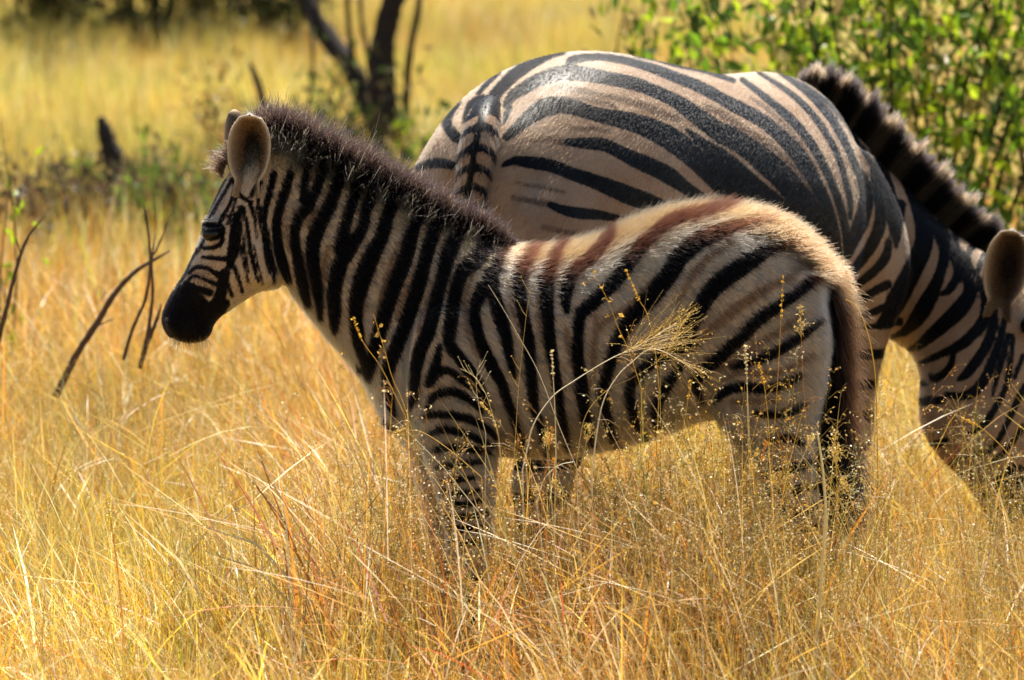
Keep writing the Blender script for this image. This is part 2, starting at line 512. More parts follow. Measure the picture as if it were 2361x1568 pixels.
def hair_obj(name, roots, dirs, length, radius, tint, parent, bend, npt=4, seed=1, wob=0.15, tip=0.15, mat=None):
    """strands as one hair-curves part; roots world (n,3); bend (n,3) is added quadratically along the strand"""
    r = np.random.default_rng(seed)
    n = len(roots)
    t = np.linspace(0, 1, npt)[None, :, None]
    L = np.asarray(length)[:, None, None]
    w = r.normal(size=(n, 1, 3)) * wob
    P = roots[:, None, :] + (dirs[:, None, :] * t + (bend[:, None, :] + w) * t * t) * L
    P = P - np.array(parent_loc(parent))[None, None, :]
    c = bpy.data.hair_curves.new(name)
    c.add_curves([npt] * n)
    c.attributes['position'].data.foreach_set('vector', P.astype(np.float32).ravel())
    ra = c.attributes.get('radius') or c.attributes.new('radius', 'FLOAT', 'POINT')
    prof = np.linspace(1, tip, npt)[None, :] * np.asarray(radius)[:, None]
    ra.data.foreach_set('value', prof.astype(np.float32).ravel())
    ca = c.attributes.new('tint', 'FLOAT_COLOR', 'CURVE')
    ca.data.foreach_set('color', np.concatenate([np.clip(tint, 0.002, 0.98), np.ones((n, 1))], 1).astype(np.float32).ravel())
    c.materials.append(mat or HAIR)
    o = bpy.data.objects.new(name, c)
    return link(o, parent)

def scatter_on(me, count, weight_fn, seed):
    """random roots on the skin, density weighted; returns positions, normals"""
    r = np.random.default_rng(seed)
    me.calc_loop_triangles()
    nt = len(me.loop_triangles)
    tri = np.empty(nt * 3, np.int32); me.loop_triangles.foreach_get('vertices', tri); tri = tri.reshape(-1, 3)
    co, no = mesh_np(me)
    a, b, c = co[tri[:, 0]], co[tri[:, 1]], co[tri[:, 2]]
    area = np.linalg.norm(np.cross(b - a, c - a), axis=1) / 2
    w = area * weight_fn((a + b + c) / 3)
    pick = r.choice(nt, count, p=w / w.sum())
    u, v = r.random(count), r.random(count)
    f = u + v > 1; u[f] = 1 - u[f]; v[f] = 1 - v[f]
    k = np.stack([1 - u - v, u, v], 1)[:, :, None]
    p = (co[tri[pick]] * k).sum(1); n_ = (no[tri[pick]] * k).sum(1)
    n_ /= np.linalg.norm(n_, axis=1, keepdims=True) + 1e-9
    return p, n_

def coat_attrs(me, stripe, shadow, rust):
    for k, a in (('stripe', stripe), ('shadow', shadow), ('rust', rust)):
        x = me.attributes.new(k, 'FLOAT', 'POINT'); x.data.foreach_set('value', a.astype(np.float32))

def ear(name, parent, base, tip, wide, face, hw, depth, dark_centre=True, seed=0, shade=1.0):
    """cupped leaf-shaped ear shell; base->tip axis, `face` is the direction the opening looks"""
    base, tip, face = Vector(base), Vector(tip), Vector(face).normalized()
    ax = tip - base; L = ax.length; ax.normalize()
    side = ax.cross(face).normalized(); face = side.cross(ax).normalized()
    nu, nv = 28, 21
    V, T = [], []
    r = random.Random(seed)
    for i in range(nu):
        u = i / (nu - 1)
        w = hw * max(.55 + .5 * max(0, .18 - u), math.sqrt(max(0, 1 - (abs(u - 0.61) / (0.395 if u > .61 else .47)) ** 2.2)))
        if u > .985: w = hw * .12
        for jv in range(nv):
            v = -1 + 2 * jv / (nv - 1)
            cup = depth * (1 - v * v) * math.sin(math.pi * min(1, max(0.04, u * 0.93 + 0.07))) ** 0.6
            curl = depth * 0.55 * (1 - u) ** 2
            p = base + ax * (u * L) + side * (w * v) - face * (cup - curl * abs(v) ** 3)
            V.append(p)
            e = max(abs(v) ** 6, ss(0.94, 1.0, u))
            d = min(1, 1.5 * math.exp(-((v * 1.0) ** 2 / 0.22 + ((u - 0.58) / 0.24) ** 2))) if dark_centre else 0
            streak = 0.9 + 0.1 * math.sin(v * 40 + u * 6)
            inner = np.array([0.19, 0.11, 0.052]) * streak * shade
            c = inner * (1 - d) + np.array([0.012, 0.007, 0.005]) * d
            e2 = 1 if u < 0.2 else 0
            dl = math.exp(-((abs(v) - .86) / .05) ** 2) * (1 if u > .25 else 0)
            c = c * (1 - .8 * dl) + np.array([.03, .018, .01]) * .8 * dl
            c = c * (1 - e) + np.array([0.55, 0.42, 0.28]) * e
            k = float(1 - ss(0.14, 0.26, u))
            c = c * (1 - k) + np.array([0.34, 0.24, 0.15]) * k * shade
            T.append(c)
    F = [(i * nv + j, i * nv + j + 1, (i + 1) * nv + j + 1, (i + 1) * nv + j) for i in range(nu - 1) for j in range(nv - 1)]
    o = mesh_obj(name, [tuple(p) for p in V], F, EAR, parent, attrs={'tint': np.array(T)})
    m = o.modifiers.new('thick', 'SOLIDIFY'); m.thickness = 0.004; m.offset = 0
    return o, np.array([tuple(p) for p in V]), np.array(T), tuple(face)

# ================================================================ the foal
D0 = 12.0
def prow(a, b, hw, dy=0.0, dist=D0):
    A, B = at(*a, dist), at(*b, dist)
    A[1] += dy; B[1] += dy
    return (A, B, np.array([0, hw, 0.0]))

foal = empty('zebra_foal', (0.0, 0.0, 0.0))
tag(foal, 'fuzzy brown-maned zebra foal standing side-on in the tall dry grass', 'zebra')
fl = []
fl.append(loft([prow((610, 318), (668, 640), .048), prow((548, 372), (640, 662), .060), prow((505, 440), (597, 672), .066), prow((474, 512), (566, 690), .066),
                prow((450, 578), (533, 712), .055), prow((424, 632), (503, 733), .046), prow((396, 675), (490, 752), .042), prow((378, 714), (486, 768), .043),
                prow((374, 742), (470, 783), .040), prow((386, 772), (437, 789), .027)], e=0.88))
fl.append(loft([prow((600, 318), (650, 640), .045), prow((650, 322), (668, 668), .048), prow((715, 358), (684, 690), .052), prow((795, 402), (716, 728), .057), prow((870, 437), (757, 777), .064),
                prow((950, 476), (802, 828), .074), prow((1030, 515), (840, 878), .090), prow((1110, 548), (870, 935), .110), prow((1190, 572), (905, 990), .130), prow((1250, 590), (1000, 1015), .135)], e=0.9))
fl.append(loft([prow((1120, 570), (885, 940), .085), prow((1180, 570), (925, 1000), .130), prow((1235, 580), (1010, 1036), .152), prow((1300, 576), (1130, 1042), .166), prow((1375, 560), (1255, 1046), .176),
                prow((1450, 528), (1390, 1032), .178), prow((1530, 498), (1515, 1000), .170), prow((1620, 482), (1610, 965), .165), prow((1710, 486), (1690, 955), .162),
                prow((1790, 514), (1770, 945), .150), prow((1850, 560), (1835, 900), .125), prow((1888, 615), (1880, 800), .075)], n=32, e=0.92))
def hind(s, dx, dz=0):
    g = lambda F, Rr, hw, off: prow((F[0] + dx, F[1] + dz), (Rr[0] + dx, Rr[1] + dz), hw, s * off)
    return loft([g((1600, 600), (1880, 620), .055, .075), g((1590, 780), (1906, 760), .066, .085), g((1625, 910), (1898, 860), .060, .09), g((1690, 1010), (1882, 940), .050, .088),
                 g((1742, 1100), (1872, 1025), .040, .085), g((1780, 1180), (1882, 1120), .033, .082), g((1812, 1265), (1908, 1225), .029, .08), g((1828, 1330), (1896, 1315), .024, .08),
                 g((1828, 1420), (1880, 1418), .019, .08), g((1822, 1530), (1874, 1532), .019, .08), g((1812, 1590), (1874, 1596), .023, .08), g((1800, 1640), (1862, 1644), .024, .08), g((1786, 1683), (1864, 1683), .032, .08)], n=20)
def fore(s, dx, dz=0):
    g = lambda F, Rr, hw, off: prow((F[0] + dx, F[1] + dz), (Rr[0] + dx, Rr[1] + dz), hw, s * off)
    return loft([g((925, 800), (1120, 780), .05, .075), g((940, 900), (1142, 880), .056, .085), g((960, 980), (1148, 970), .052, .09), g((985, 1050), (1143, 1050), .044, .09), g((1008, 1130), (1140, 1130), .038, .088),
                 g((1026, 1200), (1138, 1200), .034, .086), g((1032, 1262), (1132, 1262), .036, .085), g((1050, 1325), (1116, 1325), .024, .085), g((1056, 1420), (1108, 1420), .020, .085),
                 g((1054, 1520), (1108, 1520), .020, .085), g((1046, 1585), (1112, 1590), .024, .085), g((1034, 1640), (1102, 1644), .024, .085), g((1020, 1683), (1104, 1683), .033, .085)], n=20)
fl += [hind(-1, 0), hind(1, 36, -4), fore(-1, 0), fore(1, -52, -4)]
# brow, cheek and nostril relief
for s in (-1, 1):
    fl.append(loft([prow((472, 500), (470, 535), .012, s * .055), prow((492, 497), (492, 566), .020, s * .056), prow((520, 512), (522, 560), .012, s * .050)], n=12))
    fl.append(loft([prow((555, 560), (560, 640), .012, s * .045), prow((590, 530), (600, 655), .020, s * .050), prow((630, 540), (640, 645), .012, s * .042)], n=12))
    fl.append(loft([prow((384, 728), (390, 760), .006, s * .036), prow((398, 722), (404, 768), .014, s * .036), prow((418, 728), (424, 762), .006, s * .036)], n=12))
    fl.append(loft([prow((1640, 560), (1640, 780), .03, s * .10), prow((1760, 560), (1750, 820), .04, s * .105), prow((1850, 620), (1840, 800), .03, s * .085)], n=14))
    fl.append(loft([prow((960, 720), (935, 860), .02, s * .10), prow((1030, 690), (1000, 930), .035, s * .115), prow((1110, 720), (1100, 930), .02, s * .115)], n=14))
foal_me = fuse('foal_body', fl, 0.0052, 9)
fco, fno = mesh_np(foal_me)
TOPX = [600, 700, 800, 900, 1000, 1100, 1180, 1250, 1310, 1390, 1450, 1500, 1580, 1680, 1760, 1830, 1890, 1920, 1960]
TOPY = [300, 350, 400, 445, 500, 540, 565, 580, 575, 555, 525, 505, 483, 476, 492, 530, 590, 640, 800]
def foal_fields(P):
    Q = P.copy(); Q[:, 1] = -np.abs(Q[:, 1])
    q = plate(Q)
    st = strokes_eval(q, FOAL_DARK); sh = strokes_eval(q, FOAL_BROWN)
    head_ = 1 - ss(560, 660, q[:, 0] - 0.15 * (q[:, 1] - 500))
    st = st - 1.7 * (1 - head_) - 0.8 * head_
    sh = sh - 2.5
    tm = ((q[:, 0] - 500) * -75 + (q[:, 1] - 500) * 285) / (75 ** 2 + 285 ** 2)
    st = np.where((q[:, 0] < 520) & (q[:, 1] > 600), np.minimum(st, (0.70 - tm) * 120), st)
    low = ss(1300, 1330, q[:, 1]); ring = 10 - 26 * np.clip(np.sin(q[:, 1] * 0.125 + 0.01 * q[:, 0]), -1, 1) + 6
    st = np.where((q[:, 1] > 1310), np.minimum(st, ring), st)
    st = np.where(P[:, 2] < 0.055, -20, st)
    top = q[:, 1] - np.interp(q[:, 0], TOPX, TOPY)
    rust = ss(1130, 1200, q[:, 0]) * (1 - ss(40, 90, top))
    rust = np.maximum(rust, ss(1880, 1925, q[:, 0]) * ss(560, 600, q[:, 1]) * 0.7)
    return st, sh, rust, q, top
st, sh, rust, q, top = foal_fields(fco)
coat_attrs(foal_me, st, sh, rust)
foal_me.materials.append(FOAL_COAT)
foal_me.polygons.foreach_set('use_smooth', [True] * len(foal_me.polygons))
foal_body = link(bpy.data.objects.new('body', foal_me), foal)

def foal_tint(P, seed, mane=None):
    r = np.random.default_rng(seed)
    st, sh, rust, q, top = foal_fields(P)
    st = st - 0.8 + r.normal(size=len(P)) * 1.6
    sh = sh + r.normal(size=len(P)) * 4.0
    light = np.array([0.76, 0.60, 0.43]); tan = np.array([0.62, 0.44, 0.27]); dark = np.array([0.004, 0.003, 0.003]); brown = np.array([0.13, 0.055, 0.022]); ru = np.array([0.018, 0.0048, 0.0012])
    m = np.clip(vnoise(P, 40, 3) * .5 + .5, 0, 1)[:, None]
    c = light * (1 - m) + tan * m
    # the upper neck below the mane is tan
    nk = ((1 - ss(40, 130, top)) * (1 - ss(1120, 1200, q[:, 0])))[:, None]
    c = c * (1 - nk) + np.array([0.36, 0.22, 0.09]) * nk
    bk = (ss(1120, 1200, q[:, 0]) * (1 - ss(15, 85, top)))[:, None]
    c = c * (1 - bk) + np.array([0.14, 0.070, 0.025]) * bk
    fx = np.clip(1.25 - np.hypot((q[:, 0] - 470) / 60, (q[:, 1] - 640) / 75), 0, 1)[:, None]
    c = c * (1 - fx) + np.array([.06, .048, .042]) * fx
    fh = (np.clip(1.3 - np.hypot((q[:, 0] - 505) / 40, (q[:, 1] - 460) / 70), 0, 1) * .9)[:, None]
    c = c * (1 - fh) + np.array([.12, .092, .072]) * fh
    fb = (1 - ss(-5, 5, sh))[:, None] * .85
    c = c * (1 - fb) + brown * fb
    dk = dark * (1 - rust[:, None]) + ru * rust[:, None]
    f = (1 - ss(-1.5, 1.5, st))[:, None]
    c = c * (1 - f) + dk * f
    return c * r.uniform(.75, 1.15, (len(P), 1)), st, q, top

# short fur all over, longer on the back and rump
def fur_w(P):
    Q = P.copy(); Q[:, 1] = -np.abs(Q[:, 1]); q = plate(Q)
    head = 1 - ss(560, 640, q[:, 0])
    return (1 - 0.55 * ss(1150, 1250, q[:, 1])) * np.where(P[:, 2] < 0.06, 0, 1) * (1 + 0.5 * head) * np.where(P[:, 1] > 0.06, 0.45, 1.0)
rp, rn = scatter_on(foal_me, 230000, fur_w, 5)
_, st_, q_, top_ = foal_tint(rp, 11)
n_ = len(rp)
headm = 1 - ss(570, 680, q_[:, 0] - 0.15 * (q_[:, 1] - 500))
back = ss(1120, 1220, q_[:, 0]) * (1 - ss(10, 110, top_))
flow = np.stack([0.75 + 0 * headm, 0 * headm, -0.65 + 0 * headm], 1)
hf = np.array([-0.5, 0, -0.85]); flow = flow * (1 - headm[:, None]) + hf * headm[:, None]
leg = ss(1020, 1120, q_[:, 1]); flow = flow * (1 - leg[:, None]) + np.array([0.1, 0, -1.0]) * leg[:, None]
backf = np.array([0.85, 0, 0.1]); flow = flow * (1 - back[:, None]) + backf * back[:, None]
flow = flow - rn * (flow * rn).sum(1, keepdims=True)
flow /= np.linalg.norm(flow, axis=1, keepdims=True) + 1e-6
lift = (0.45 + 0.35 * back)[:, None]
dirs = rn * lift + flow * (1 - 0.3 * lift)
length = 0.0135 + 0.013 * back - 0.0095 * headm - 0.006 * leg
length *= rng.uniform(.6, 1.35, n_)
tint = foal_tint(rp + (dirs * .55 + flow * .12) * length[:, None] * (1 - .5 * back[:, None]), 11)[0]
hair_obj('fur', rp, dirs, length, np.full(n_, 0.00052) * rng.uniform(.7, 1.3, n_), tint, foal, flow * 0.35 + np.array([0, 0, -0.12]), 4, 3, 0.16)

# mane: upright fuzz along the crest, dark tips over striped roots
def crest_roots(count, xs, half, seed, depth_px=0):
    r = np.random.default_rng(seed)
    t = r.uniform(0, 1, count)
    X = np.interp(t, np.linspace(0, 1, len(xs)), [p[0] for p in xs]); Y = np.interp(t, np.linspace(0, 1, len(xs)), [p[1] for p in xs])
    Y = Y + np.abs(r.normal(size=count)) * depth_px
    P = np.array([at(x, y, D0) for x, y in zip(X, Y)])
    lat = r.normal(size=count) * half * 0.6
    P[:, 1] += np.clip(lat, -half * 1.5, half * 1.5)
    P[:, 2] -= (lat / half) ** 2 * 0.006
    return P, t
crest = [(560, 378), (590, 335), (640, 334), (715, 372), (795, 414), (870, 449), (950, 488), (1030, 526), (1110, 558), (1175, 580)]
mlen = lambda t: np.interp(t, [0, .08, .2, .6, .9, 1], [.032, .058, .063, .058, .044, .022])
def mane_layer(name, count, half, seed, dpx, frac0, frac1, rad, wob, tintf, spread, par):
    r = np.random.default_rng(seed)
    P, t = crest_roots(count, crest, half, seed, dpx)
    g = r.normal(size=(400, 3))                                  # locks: neighbouring hairs lean together
    lk = g[np.clip((t * 399).astype(int) + r.integers(-2, 3, count), 0, 399)]
    d = np.stack([0.10 + 0.30 * t, (P[:, 1] / 0.03) * 0.32, 0.95 + 0 * t], 1) + lk * .10 + r.normal(size=(count, 3)) * spread
    L = mlen(t) * r.uniform(.74, 1.04, count) * (1 + .10 * lk[:, 0])
    u = d / np.linalg.norm(d, axis=1, keepdims=True)
    root = P + u * (L * frac0)[:, None]
    return hair_obj(name, root, u, L * (frac1 - frac0), np.full(count, rad), tintf(P, root, r, count), par, lk * .08, 6, seed + 1, wob, .35, MANE)
def tint_low(P, root, r, n):
    Q = root.copy(); Q[:, 1] = -.04; Q[:, 0] -= .25 * (Q[:, 2] - P[:, 2]) * 0
    return np.clip(foal_tint(Q, 22)[0] * 1.25, 0, .8)
def tint_tip(P, root, r, n):
    c = np.array([[.0042, .0019, .001]]) * r.uniform(.4, 1.8, (n, 1)); k = r.random(n) < .07
    c[k] = np.array([.09, .05, .022]); return c
mane_o = mane_layer('mane', 22000, .030, 21, 24, 0, .66, .0006, .30, tint_low, .12, foal)
mane_layer('mane_tips', 30000, .012, 31, 3, .58, 1.04, .0005, .48, tint_tip, .15, mane_o)
# forelock
fp, ft = crest_roots(900, [(512, 405), (520, 375), (540, 350), (565, 335)], 0.02, 41, 3)
fd = np.stack([-0.55 + .5 * ft, rng.normal(size=900) * .25, 0.7 + 0 * ft], 1)
hair_obj('forelock', fp, fd, np.full(900, .034) * rng.uniform(.5, 1.1, 900), np.full(900, .0007), np.array([[.022, .013, .009]]) * rng.uniform(.4, 1.8, (900, 1)), foal, fd * 0 + np.array([-.1, 0, -.1]), 5, 6, .25, .3)
# whiskers on the chin
wp = np.array([at(x, y, D0 - rng.uniform(-.03, .035)) for x, y in zip(rng.uniform(392, 478, 170), rng.uniform(768, 786, 170))])
wd = np.stack([rng.normal(size=170) * .3 - .05, rng.normal(size=170) * .4, -0.9 + 0 * rng.random(170)], 1)
hair_obj('whiskers', wp, wd, rng.uniform(.01, .036, 170), np.full(170, .0004), np.array([[.10, .06, .03]]) * np.ones((170, 1)), foal, wd * 0, 4, 8, .2, .3)

# tail: long soft hair, black inside and underneath, brown outside
tp = catmull(np.array([at(*p, D0 + dd) for p, dd in (((1876, 590), .0), ((1904, 660), .0), ((1918, 760), .0), ((1923, 860), .0), ((1922, 960), .0), ((1920, 1060), .0))]), 8)
T_ = len(tp)
tv, tf = loft([(p + np.array([.010 * (1 - i / T_) + .004, 0, .0]), p - np.array([.012 * (1 - i / T_) + .004, 0, 0]), np.array([0, .014 * (1 - i / T_) + .004, 0])) for i, p in enumerate(tp)], n=12, k=1)
TAILM = simple_mat('tail_skin', (0.02, 0.012, 0.008), 0.8, 0.2)
tail = mesh_obj('tail', tv, tf, TAILM, foal)
nt_ = 15000
tt = rng.uniform(0, 1, nt_)
ti = tt * (T_ - 1); i0 = np.clip(ti.astype(int), 0, T_ - 2); fr = (ti - i0)[:, None]
base = tp[i0] * (1 - fr) + tp[i0 + 1] * fr
ang = rng.uniform(0, 2 * np.pi, nt_)
rad = np.stack([np.cos(ang), np.sin(ang), 0 * ang], 1)
tang = tp[i0 + 1] - tp[i0]; tang /= np.linalg.norm(tang, axis=1, keepdims=True)
outer = ss(.15, .7, rad[:, 0]) * (1 - ss(.62, .86, tt))
tc = np.array([.005, .0035, .003]) * (1 - outer[:, None]) + np.array([.034, .012, .004]) * outer[:, None]
pale = (1 - ss(.0, .25, tt))[:, None] * outer[:, None]
tc = tc * (1 - pale) + np.array([.085, .038, .013]) * pale
tc *= rng.uniform(.5, 1.3, (nt_, 1))
td = tang * 0.88 + rad * 0.30 + np.array([0.10, 0, 0]) * (1 - tt)[:, None] + rng.normal(size=(nt_, 3)) * .12
hair_obj('tail_hair', base + rad * .008, td, (0.070 + .050 * ss(.5, 1, tt)) * rng.uniform(.6, 1.2, nt_), np.full(nt_, .0007), tc, tail, np.array([[0, 0, -.35]]) + 0 * td, 6, 9, .22, .3)
# pale fringe over the top of the rump
rp2, rn2 = scatter_on(foal_me, 16000, lambda P: (lambda q, t: ss(1690, 1760, q[:, 0]) * (1 - ss(20, 75, t)) * (q[:, 1] < 720) + 1e-9)(plate(P), plate(P)[:, 1] - np.interp(plate(P)[:, 0], TOPX, TOPY)), 51)
rd = rn2 * .75 + np.array([0.62, 0, -0.05])
fc = np.array([[.20, .11, .047]]) * rng.uniform(.2, 1.1, (16000, 1))
fc[rng.random(16000) < .36] = (.07, .022, .007)
hair_obj('rump_fringe', rp2, rd, rng.uniform(.012, .032, 16000), np.full(16000, .0006), fc, foal, np.array([[.15, 0, -.25]]) + 0 * rd, 5, 12, .18, .3)

# ears and eyes
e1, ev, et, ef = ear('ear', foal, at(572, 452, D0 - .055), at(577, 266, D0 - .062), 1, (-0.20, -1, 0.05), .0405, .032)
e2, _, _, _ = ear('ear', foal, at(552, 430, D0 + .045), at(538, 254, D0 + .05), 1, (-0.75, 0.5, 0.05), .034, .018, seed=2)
sel = rng.integers(0, len(ev), 5200)
vv = (sel % 21) / 20 * 2 - 1
ep = ev[sel] + rng.normal(size=(5200, 3)) * .0012
ed = np.array(ef) * .7 + np.stack([-vv * .5, 0 * vv, .45 + 0 * vv], 1)
hair_obj('ear_hair', ep, ed, np.where(np.abs(vv) > .92, .005, .009) * rng.uniform(.5, 1.2, 5200), np.full(5200, .00032), np.clip(et[sel] * 1.0, .004, .9), e1, ed * 0, 4, 13, .3, .3)
def ball(name, parent, c, r, mat, sc=(1, 1, 1)):
    bm = bmesh.new(); bmesh.ops.create_uvsphere(bm, u_segments=20, v_segments=14, radius=r)
    V = [tuple(np.array(v.co) * sc + c) for v in bm.verts]; F = [[v.index for v in f.verts] for f in bm.faces]; bm.free()
    return mesh_obj(name, V, F, mat, parent)
for s in (-1, 1):
    ball('eye', foal, at(490, 533, D0) + np.array([0, s * .063, 0]), .0155, EYE, (1.1, .8, .9))
lash_n = 60
lp = np.array([at(x, y, D0 - .078) for x, y in zip(np.linspace(470, 512, lash_n), 522 + 3 * np.sin(np.linspace(0, 3, lash_n)))])
hair_obj('eyelashes', lp, np.array([[-.5, -.6, -.25]]) + rng.normal(size=(lash_n, 3)) * .1, np.full(lash_n, .014), np.full(lash_n, .0005), np.full((lash_n, 3), .01), foal, np.zeros((lash_n, 3)), 4, 14, .05, .3)

# ================================================================ the grazing adult
TH = R(36.0)
AX = np.array([math.sin(TH), math.cos(TH), 0.0]); RT = np.array([math.cos(TH), -math.sin(TH), 0.0]); UP = np.array([0, 0, 1.0])
A0 = at(1112, 245, 12.78); A0[2] = 0.0
adult = empty('grazing_zebra', tuple(A0 + AX * .6))
tag(adult, 'large adult zebra with its head down grazing, turned away behind the foal', 'zebra')
def arow(s, top, bot, hw, lat=0.0, lean=0.0):
    C = A0 + AX * s + RT * lat
    return (C + UP * top + AX * lean, C + UP * bot, RT * hw)
al = []
al.append(loft([arow(-.075, 1.02, .84, .07), arow(-.03, 1.085, .74, .15), arow(.04, 1.13, .66, .21), arow(.14, 1.185, .60, .25), arow(.27, 1.218, .57, .272), arow(.40, 1.222, .56, .280), arow(.55, 1.20, .54, .300),
                arow(.70, 1.175, .51, .318), arow(.83, 1.155, .51, .320), arow(.95, 1.152, .53, .292), arow(1.05, 1.148, .57, .240), arow(1.14, 1.08, .63, .175), arow(1.21, .98, .70, .10)], n=40, e=0.95))
for s in (-1, 1):
    L = lambda F, b, hw, off: (A0 + AX * F[0] + RT * s * off + UP * F[1], A0 + AX * b[0] + RT * s * off + UP * b[1], RT * hw)
    al.append(loft([L((.42, 1.08), (.0, 1.02), .08, .13), L((.44, .90), (-.07, .92), .098, .14), L((.42, .76), (-.075, .80), .108, .145), L((.36, .66), (-.05, .68), .095, .148), L((.27, .56), (-.02, .56), .07, .14), L((.20, .48), (-.02, .46), .055, .13),
                    L((.13, .40), (-.06, .38), .045, .13), L((.10, .33), (-.05, .31), .035, .13), L((.07, .24), (-.03, .24), .03, .13), L((.06, .14), (-.02, .14), .03, .13), L((.08, .09), (-.02, .08), .038, .13), L((.12, .0), (-.01, .0), .05, .13)], n=22))
    stp = .11 if s > 0 else .16                       # forelegs set one before the other
    L_ = L
    L = lambda F, b, hw, off: L_((F[0] + stp * min(1, (1.05 - F[1]) * 2.5), F[1]), (b[0] + stp * min(1, (1.05 - b[1]) * 2.5), b[1]), hw, off)
    al.append(loft([L((1.12, .98), (.92, 1.02), .05, .175), L((1.17, .84), (.88, .86), .07, .192), L((1.16, .70), (.90, .70), .072, .187), L((1.10, .58), (.92, .58), .062, .165), L((1.08, .46), (.94, .46), .05, .15), L((1.08, .38), (.96, .38), .05, .145),
                    L((1.06, .30), (.97, .30), .036, .14), L((1.05, .16), (.97, .16), .032, .14), L((1.06, .10), (.96, .09), .04, .14), L((1.09, .0), (.96, .0), .052, .14)], n=22))
NB = 13.78
al.append(loft([prow((1840, 235), (1930, 720), .13, 0, 13.80), prow((1900, 255), (1985, 745), .125, 0, 13.80), prow((1965, 300), (2020, 762), .115, 0, NB), prow((2030, 372), (2050, 782), .110, 0, NB), prow((2100, 440), (2075, 796), .098, 0, NB),
                prow((2180, 522), (2098, 814), .092, 0, NB - .03), prow((2262, 578), (2112, 840), .090, 0, NB - .06), prow((2345, 622), (2122, 875), .092, 0, NB - .09), prow((2405, 700), (2119, 930), .098, 0, NB - .11), prow((2428, 800), (2126, 990), .100, 0, NB - .13), prow((2432, 890), (2160, 1050), .088, 0, NB - .15),
                prow((2425, 980), (2205, 1095), .075, 0, NB - .16), prow((2412, 1070), (2250, 1150), .064, 0, NB - .17), prow((2402, 1140), (2272, 1200), .060, 0, NB - .18), prow((2392, 1195), (2286, 1240), .058, 0, NB - .18), prow((2375, 1240), (2310, 1262), .045, 0, NB - .18)], n=28, e=0.92))
al.append(loft([prow((2150, 880), (2140, 960), .02, -.07, NB - .1), prow((2200, 860), (2200, 1010), .035, -.075, NB - .1), prow((2270, 880), (2280, 1000), .02, -.07, NB - .1)], n=14))
adult_me = fuse('zebra_body', al, 0.0085, 7)
aco, ano = mesh_np(adult_me)
def adult_fields(P, N=None):
    rel = P - A0
    lat = rel @ RT; s = rel @ AX
    M = P - 2 * np.outer(lat, RT)                       # reflected through the animal's own plane of symmetry
    torso = (s < 1.02)
    if N is not None:
        toward = (N * (P - _c)).sum(1) < 0
    else:
        toward = np.ones(len(P), bool)
    Q = np.where(((lat < 0) & torso & ~toward)[:, None], M, P)
    q = plate(Q)
    st = strokes_eval(q, ADULT_DARK) - 2.0; sh = strokes_eval(q, ADULT_BROWN) - 2.0
    st = st + 3.0 * ss(2040, 2085, q[:, 0]) * (1 - ss(780, 880, q[:, 1])) * (1 - ss(2230, 2290, q[:, 0]))
    legz = (P[:, 2] < 0.62) & (q[:, 0] < 2080)
    ring = 12 - 26 * np.sin(P[:, 2] * 95 + 5 * s)
    st = np.where(legz, np.minimum(st, ring), st)
    st = np.where(P[:, 2] < 0.06, -20, st)
    rust = np.zeros(len(P))
    return st, sh, rust, q
st, sh, rust, q = adult_fields(aco, ano)
coat_attrs(adult_me, st, sh, rust)
adult_me.materials.append(ADULT_COAT)
adult_me.polygons.foreach_set('use_smooth', [True] * len(adult_me.polygons))
adult_me.transform(Matrix.Translation(-Vector(adult.location)))
adult_body = link(bpy.data.objects.new('body', adult_me), adult)
# short sleek coat hair
ap, apn = scatter_on(adult_me, 240000, lambda P: np.where((P + np.array(adult.location))[:, 2] < .35, 0.05, 1.0), 71)
ap = ap + np.array(adult.location)
facing = (apn * (ap - _c)).sum(1) < .25
ap, apn = ap[facing], apn[facing]
na = len(ap)
fl_ = -AX * .85 - UP * .55
nk_ = ss(1.0, 1.2, (ap - A0) @ AX)[:, None]
fl_ = fl_ * (1 - nk_) + np.array([-.3, 0, -.9]) * nk_
fl_ = fl_ - apn * (fl_ * apn).sum(1, keepdims=True); fl_ /= np.linalg.norm(fl_, axis=1, keepdims=True) + 1e-6
al_ = rng.uniform(.005, .010, na)
ad_ = apn * .28 + fl_ * .95
s1, s2, _, _ = adult_fields(ap + ad_ * al_[:, None] * .5, apn)
s1 = s1 + rng.normal(size=na) * 1.5; s2 = s2 + rng.normal(size=na) * 4
mm = np.clip(vnoise(ap, 14, 9) * .5 + .5, 0, 1)[:, None]
ac = np.array([.47, .305, .18]) * (1 - mm) + np.array([.37, .21, .105]) * mm
fb_ = (1 - ss(-5, 5, s2))[:, None] * .8; ac = ac * (1 - fb_) + np.array([.075, .04, .022]) * fb_
fd_ = (1 - ss(-1.5, 1.5, s1))[:, None]; ac = ac * (1 - fd_) + np.array([.0024, .0021, .0024]) * fd_
hair_obj('fur', ap, ad_, al_, np.full(na, .00036), ac * rng.uniform(.75, 1.15, (na, 1)), adult, fl_ * .2, 3, 72, .07, .3, SLEEK)
